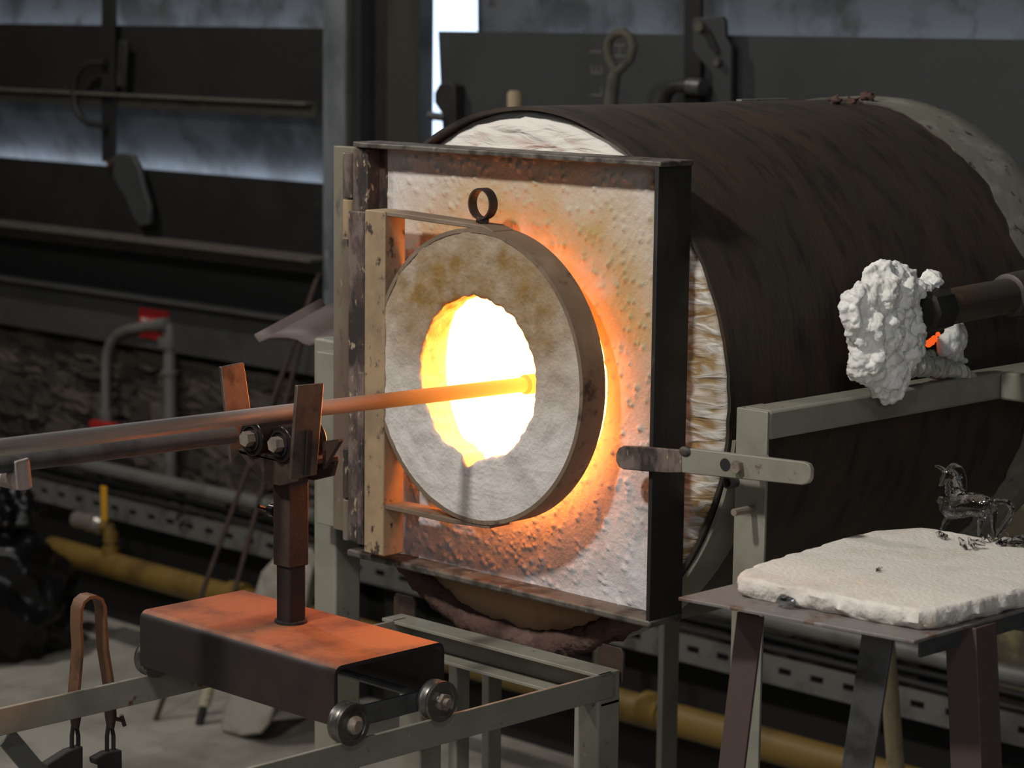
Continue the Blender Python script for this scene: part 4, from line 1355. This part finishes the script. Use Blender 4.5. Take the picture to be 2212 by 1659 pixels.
# glass horse
fpt = P(2128, 1160, 'Z', zs1)
YH = fpt.y
def hp(x, y, dy=0.0):
    p = P(x, y, 'Y', YH)
    return V(p.x, YH + dy, p.z)
S = 1.0 / (F / 2.32)
mb = MB()
def limb(pts, rad, dy=0.0, seg=14):
    pp = [hp(x, y, dy if not isinstance(dy, (list, tuple)) else dy[i]) for i, (x, y) in enumerate(pts)]
    mb.tube(pp, [r_ * S for r_ in rad], seg)
limb([(2044, 1112), (2056, 1098), (2076, 1092), (2096, 1090), (2118, 1092), (2134, 1096), (2142, 1104)], [12, 26, 28, 26, 26, 24, 12])          # trunk
limb([(2062, 1100), (2060, 1082), (2058, 1062), (2056, 1042), (2052, 1028)], [27, 23, 18, 14, 11])                                              # neck
limb([(2058, 1020), (2048, 1024), (2040, 1034), (2032, 1046), (2029, 1049)], [10, 12, 10, 6.5, 4])                                              # head
limb([(2044, 1020), (2034, 1011), (2024, 1007), (2017, 1006)], [6, 4.8, 3.2, 1.8])                                                           # horn
limb([(2048, 1012), (2058, 1008), (2070, 1014), (2077, 1028), (2080, 1046), (2083, 1060)], [5, 9, 11, 11, 9, 6])                               # mane
limb([(2048, 1108), (2044, 1120), (2036, 1134), (2031, 1146)], [11, 9, 6, 5], .003)                                                            # standing foreleg
limb([(2048, 1104), (2040, 1098), (2036, 1084), (2038, 1074), (2034, 1074), (2030, 1084)], [9, 6.5, 5, 4.5, 4, 3.5], -.004)                    # lifted foreleg
limb([(2132, 1100), (2126, 1118), (2122, 1134), (2122, 1156)], [15, 10, 6.5, 6], -.004)
limb([(2138, 1100), (2140, 1120), (2138, 1138), (2142, 1162)], [13, 8, 5.5, 5], .005)
limb([(2138, 1090), (2160, 1082), (2178, 1086), (2186, 1098), (2182, 1114), (2172, 1130), (2160, 1148), (2152, 1160)], [9, 7.5, 7, 6.5, 6.5, 7, 5.5, 3])   # tail
limb([(2166, 1140), (2174, 1152), (2186, 1164)], [4, 2.5, 1.5])
o = mb.build('glass_horse', M['glass'], None, smooth=0)
rm = o.modifiers.new('fuse', 'REMESH')
rm.mode = 'VOXEL'
rm.voxel_size = .0009
rm.use_smooth_shade = True
sm_ = o.modifiers.new('soften', 'SMOOTH')
sm_.factor = 0.5
sm_.iterations = 3
gtx = bpy.data.textures.new('glass_ripple', 'CLOUDS')
gtx.noise_scale = .007
dpg = o.modifiers.new('ripple', 'DISPLACE')
dpg.texture = gtx
dpg.strength = .0016
dpg.texture_coords = 'LOCAL'
tag(o, 'small clear blown glass horse with horn standing on fibre board', 'figurine')

# glass scraps
def scrap(px, py, zz, r, label, seed):
    c_ = P(px, py, 'Z', zz)
    rr = random.Random(seed)
    mb_ = MB()
    for k_ in range(3):
        a = c_ + V(rr.uniform(-r, r), rr.uniform(-r, r), r * .35)
        d = V(rr.uniform(-1, 1), rr.uniform(-1, 1), rr.uniform(-.1, .5)).normalized()
        mb_.tube([a - d * r * .8, a, a + d * r * .8], [r * .12, r * .38, r * .08], 6)
    lo = min(v[2] for v in mb_.v)
    mb_.v = [(v[0], v[1], v[2] - lo + zz) for v in mb_.v]
    tag(mb_.build('glass_scrap', M['glass'], None, smooth=30), label, 'glass scrap', 'glass scraps round the horse')
scrap(2032, 1164, zs1, .0085, 'clear glass scrap on fibre board below the forelegs of the horse', 1)
scrap(2085, 1186, zs1, .009, 'clear glass splinters on fibre board, nearest to its front edge', 2)
scrap(2142, 1172, zs1, .006, 'clear glass scrap on fibre board beneath the horse tail', 3)
scrap(2196, 1180, zs1, .0125, 'largest clear glass scrap, right of the horse on fibre board', 4)
scrap(1895, 1232, zs1, .004, 'tiny glass chip alone near middle of the fibre board', 5)
c_ = P(1698, 1313, 'Z', zt_)
o = blob('glass_drop', (c_.x, c_.y, zt_ + .0055), .0075, (1.25, .9, .72), .25, 2.2, M['glass'], 24, 16, seed=9)
tag(o, 'clear glass drop lying on the steel plate before the board', 'glass scrap')

# stick leaning below the table at the back
a, b_ = P(1912, 1360, 'Y', .9), P(1942, 1740, 'Y', .9)
d = (b_ - a).normalized()
b2_ = a + d * (a.z / -d.z)
tag(MB().tube([a, b2_], .0125, 12).build('wooden_stick', M['wood']), 'bare wooden stick standing in the dark behind table legs', 'stick')

# ------------------------------------------------------------------ burner pipe and fibre wool
XB = .375
t = thing('burner_pipe', 'dark rusty burner pipe with hexagonal coupling entering the drum side', 'burner', P(2010, 680, 'X', XB))
a, b_ = P(2022, 668, 'X', XB), P(2205, 634, 'X', XB)
dd = (b_ - a).normalized()
MB().tube([a, b_ + dd * .5], .0185, 28).build('pipe', M['pipe_dark'], t)
MB().tube([a - dd * .026, a - dd * .022, a + dd * .008, a + dd * .012], [.019, .0225, .0225, .020], 8).build('coupling', M['black'], t, bevel=.0012)
MB().tube([a - dd * .024, a - dd * .030 + V(-.02, .012, -.003), a - dd * .03 + V(-.10, .075, -.008)], .017, 20).build('port_nipple', M['black'], t)
e = P(2188, 636, 'X', XB)
MB().tube([e - dd * .012, e - dd * .010, e + dd * .010, e + dd * .04], [.0185, .0225, .0235, .0235], 28).build('elbow_socket', M['pipe_dark'], t)
# flame seen in the port
fl = MB()
for (x, y, r_) in ((2006, 742, .0035), (2018, 732, .0032), (2026, 722, .0022), (1992, 749, .0025), (2012, 738, .0035)):
    fl.ball(P(x, y, 'X', .322), r_, 10, 7, (1, 1.5, 1.2))
fo = fl.build('port_flame', M['flame'], t, smooth=80, label='small orange flame glowing under the coupling')

clouds = bpy.data.textures.new('wool_clouds', 'CLOUDS')
clouds.noise_scale = .008
clouds.noise_depth = 5

def puff(name, outline, ax, val, r0, r1, n, depth, m, seed, disp=.006, voxel=.0013):
    """a fluffy lump: many small balls inside the outline, fused and roughened"""
    i = AXI[ax]
    A = [P(x, y, ax, val) for x, y in outline]
    j, k_ = [q for q in range(3) if q != i]
    poly = [(p[j], p[k_]) for p in A]
    rr = random.Random(seed)
    us, vs2 = [p[0] for p in poly], [p[1] for p in poly]
    mb_ = MB()
    def info(u, v):
        ins, dm = False, 9
        for a_i in range(len(poly)):
            (x0, y0), (x1, y1) = poly[a_i], poly[(a_i + 1) % len(poly)]
            if (y0 > v) != (y1 > v) and u < (x1 - x0) * (v - y0) / (y1 - y0) + x0:
                ins = not ins
            l2 = (x1 - x0) ** 2 + (y1 - y0) ** 2
            tt = max(0, min(1, ((u - x0) * (x1 - x0) + (v - y0) * (y1 - y0)) / max(l2, 1e-12)))
            dm = min(dm, math.hypot(u - x0 - tt * (x1 - x0), v - y0 - tt * (y1 - y0)))
        return ins, dm
    c_, tries = 0, 0
    while c_ < n and tries < 40000:
        tries += 1
        u, v = rr.uniform(min(us), max(us)), rr.uniform(min(vs2), max(vs2))
        ins, dm = info(u, v)
        if not ins or dm < r0 * .45:
            continue
        r_ = min(r1, max(r0, dm * 1.05)) * rr.uniform(.85, 1.0)
        r_ = min(r_, dm * 1.15)
        p = [0, 0, 0]
        p[i] = val + rr.uniform(-.3, 1) * depth * min(1, dm / .02)
        p[j], p[k_] = u, v
        mb_.ball(p, r_, 12, 8, (rr.uniform(.8, 1.1), rr.uniform(.8, 1.1), rr.uniform(.8, 1.1)))
        c_ += 1
    o_ = mb_.build(name, m, None, smooth=0)
    rm_ = o_.modifiers.new('fuse', 'REMESH')
    rm_.mode = 'VOXEL'
    rm_.voxel_size = voxel
    rm_.use_smooth_shade = True
    sm2 = o_.modifiers.new('soften', 'SMOOTH')
    sm2.iterations = 18
    dp = o_.modifiers.new('fluff', 'DISPLACE')
    dp.texture = clouds
    dp.strength = disp
    dp.mid_level = .5
    dp.texture_coords = 'LOCAL'
    return o_
wool = [(1872, 572), (1900, 560), (1940, 566), (1970, 590), (1985, 606), (2004, 580), (2020, 590), (2024, 608), (2006, 636), (1986, 650), (1968, 656), (1984, 690), (1983, 740), (1975, 770),
        (1950, 800), (1935, 838), (1932, 862), (1910, 874), (1892, 860), (1874, 836), (1850, 826), (1834, 812), (1832, 780), (1842, 750), (1828, 735), (1818, 700), (1814, 660), (1822, 632), (1846, 612), (1862, 600)]
o = puff('ceramic_wool_tuft', wool, 'X', .362, .0035, .0085, 900, .022, M['wool'], 3, .009)
tag(o, 'big fluffy white ceramic wool tuft stuffed round burner port', 'wool tuft')
w2_ = [(1955, 772), (1985, 764), (2030, 768), (2075, 782), (2100, 800), (2112, 814), (2094, 838), (2080, 822), (2040, 818), (1990, 816), (1960, 820), (1938, 826), (1940, 800)]
o = puff('ceramic_wool_strip', w2_, 'X', .338, .003, .007, 160, .008, M['woolgrey'], 5, .004)
tag(o, 'flat grey wool strip lying along the stand rail under burner', 'wool strip')
w3_ = [(2046, 690), (2060, 688), (2078, 690), (2080, 712), (2084, 742), (2074, 758), (2094, 780), (2088, 788), (2062, 790), (2030, 778), (2022, 752), (2030, 726), (2040, 712)]
o = puff('ceramic_wool_scrap', w3_, 'X', .330, .003, .008, 120, .010, M['wool'], 6, .004)
tag(o, 'torn white wool scrap hanging below the burner pipe', 'wool scrap')
w4_ = [(1978, 752), (2000, 756), (2018, 750), (2020, 770), (2008, 782), (1975, 790), (1966, 776)]
o = puff('ceramic_wool_wad', w4_, 'X', .333, .003, .007, 60, .008, M['woolgrey'], 7, .004)
tag(o, 'small cream wool wad under the flame beside the big tuft', 'wool wad')
w5_ = [(2004, 622), (2020, 612), (2034, 626), (2048, 636), (2040, 648), (2010, 650)]
o = puff('ceramic_wool_wisp', w5_, 'X', .338, .002, .005, 50, .006, M['woolgrey'], 8, .003)
tag(o, 'little wool wisp peeking above burner coupling', 'wool wisp')
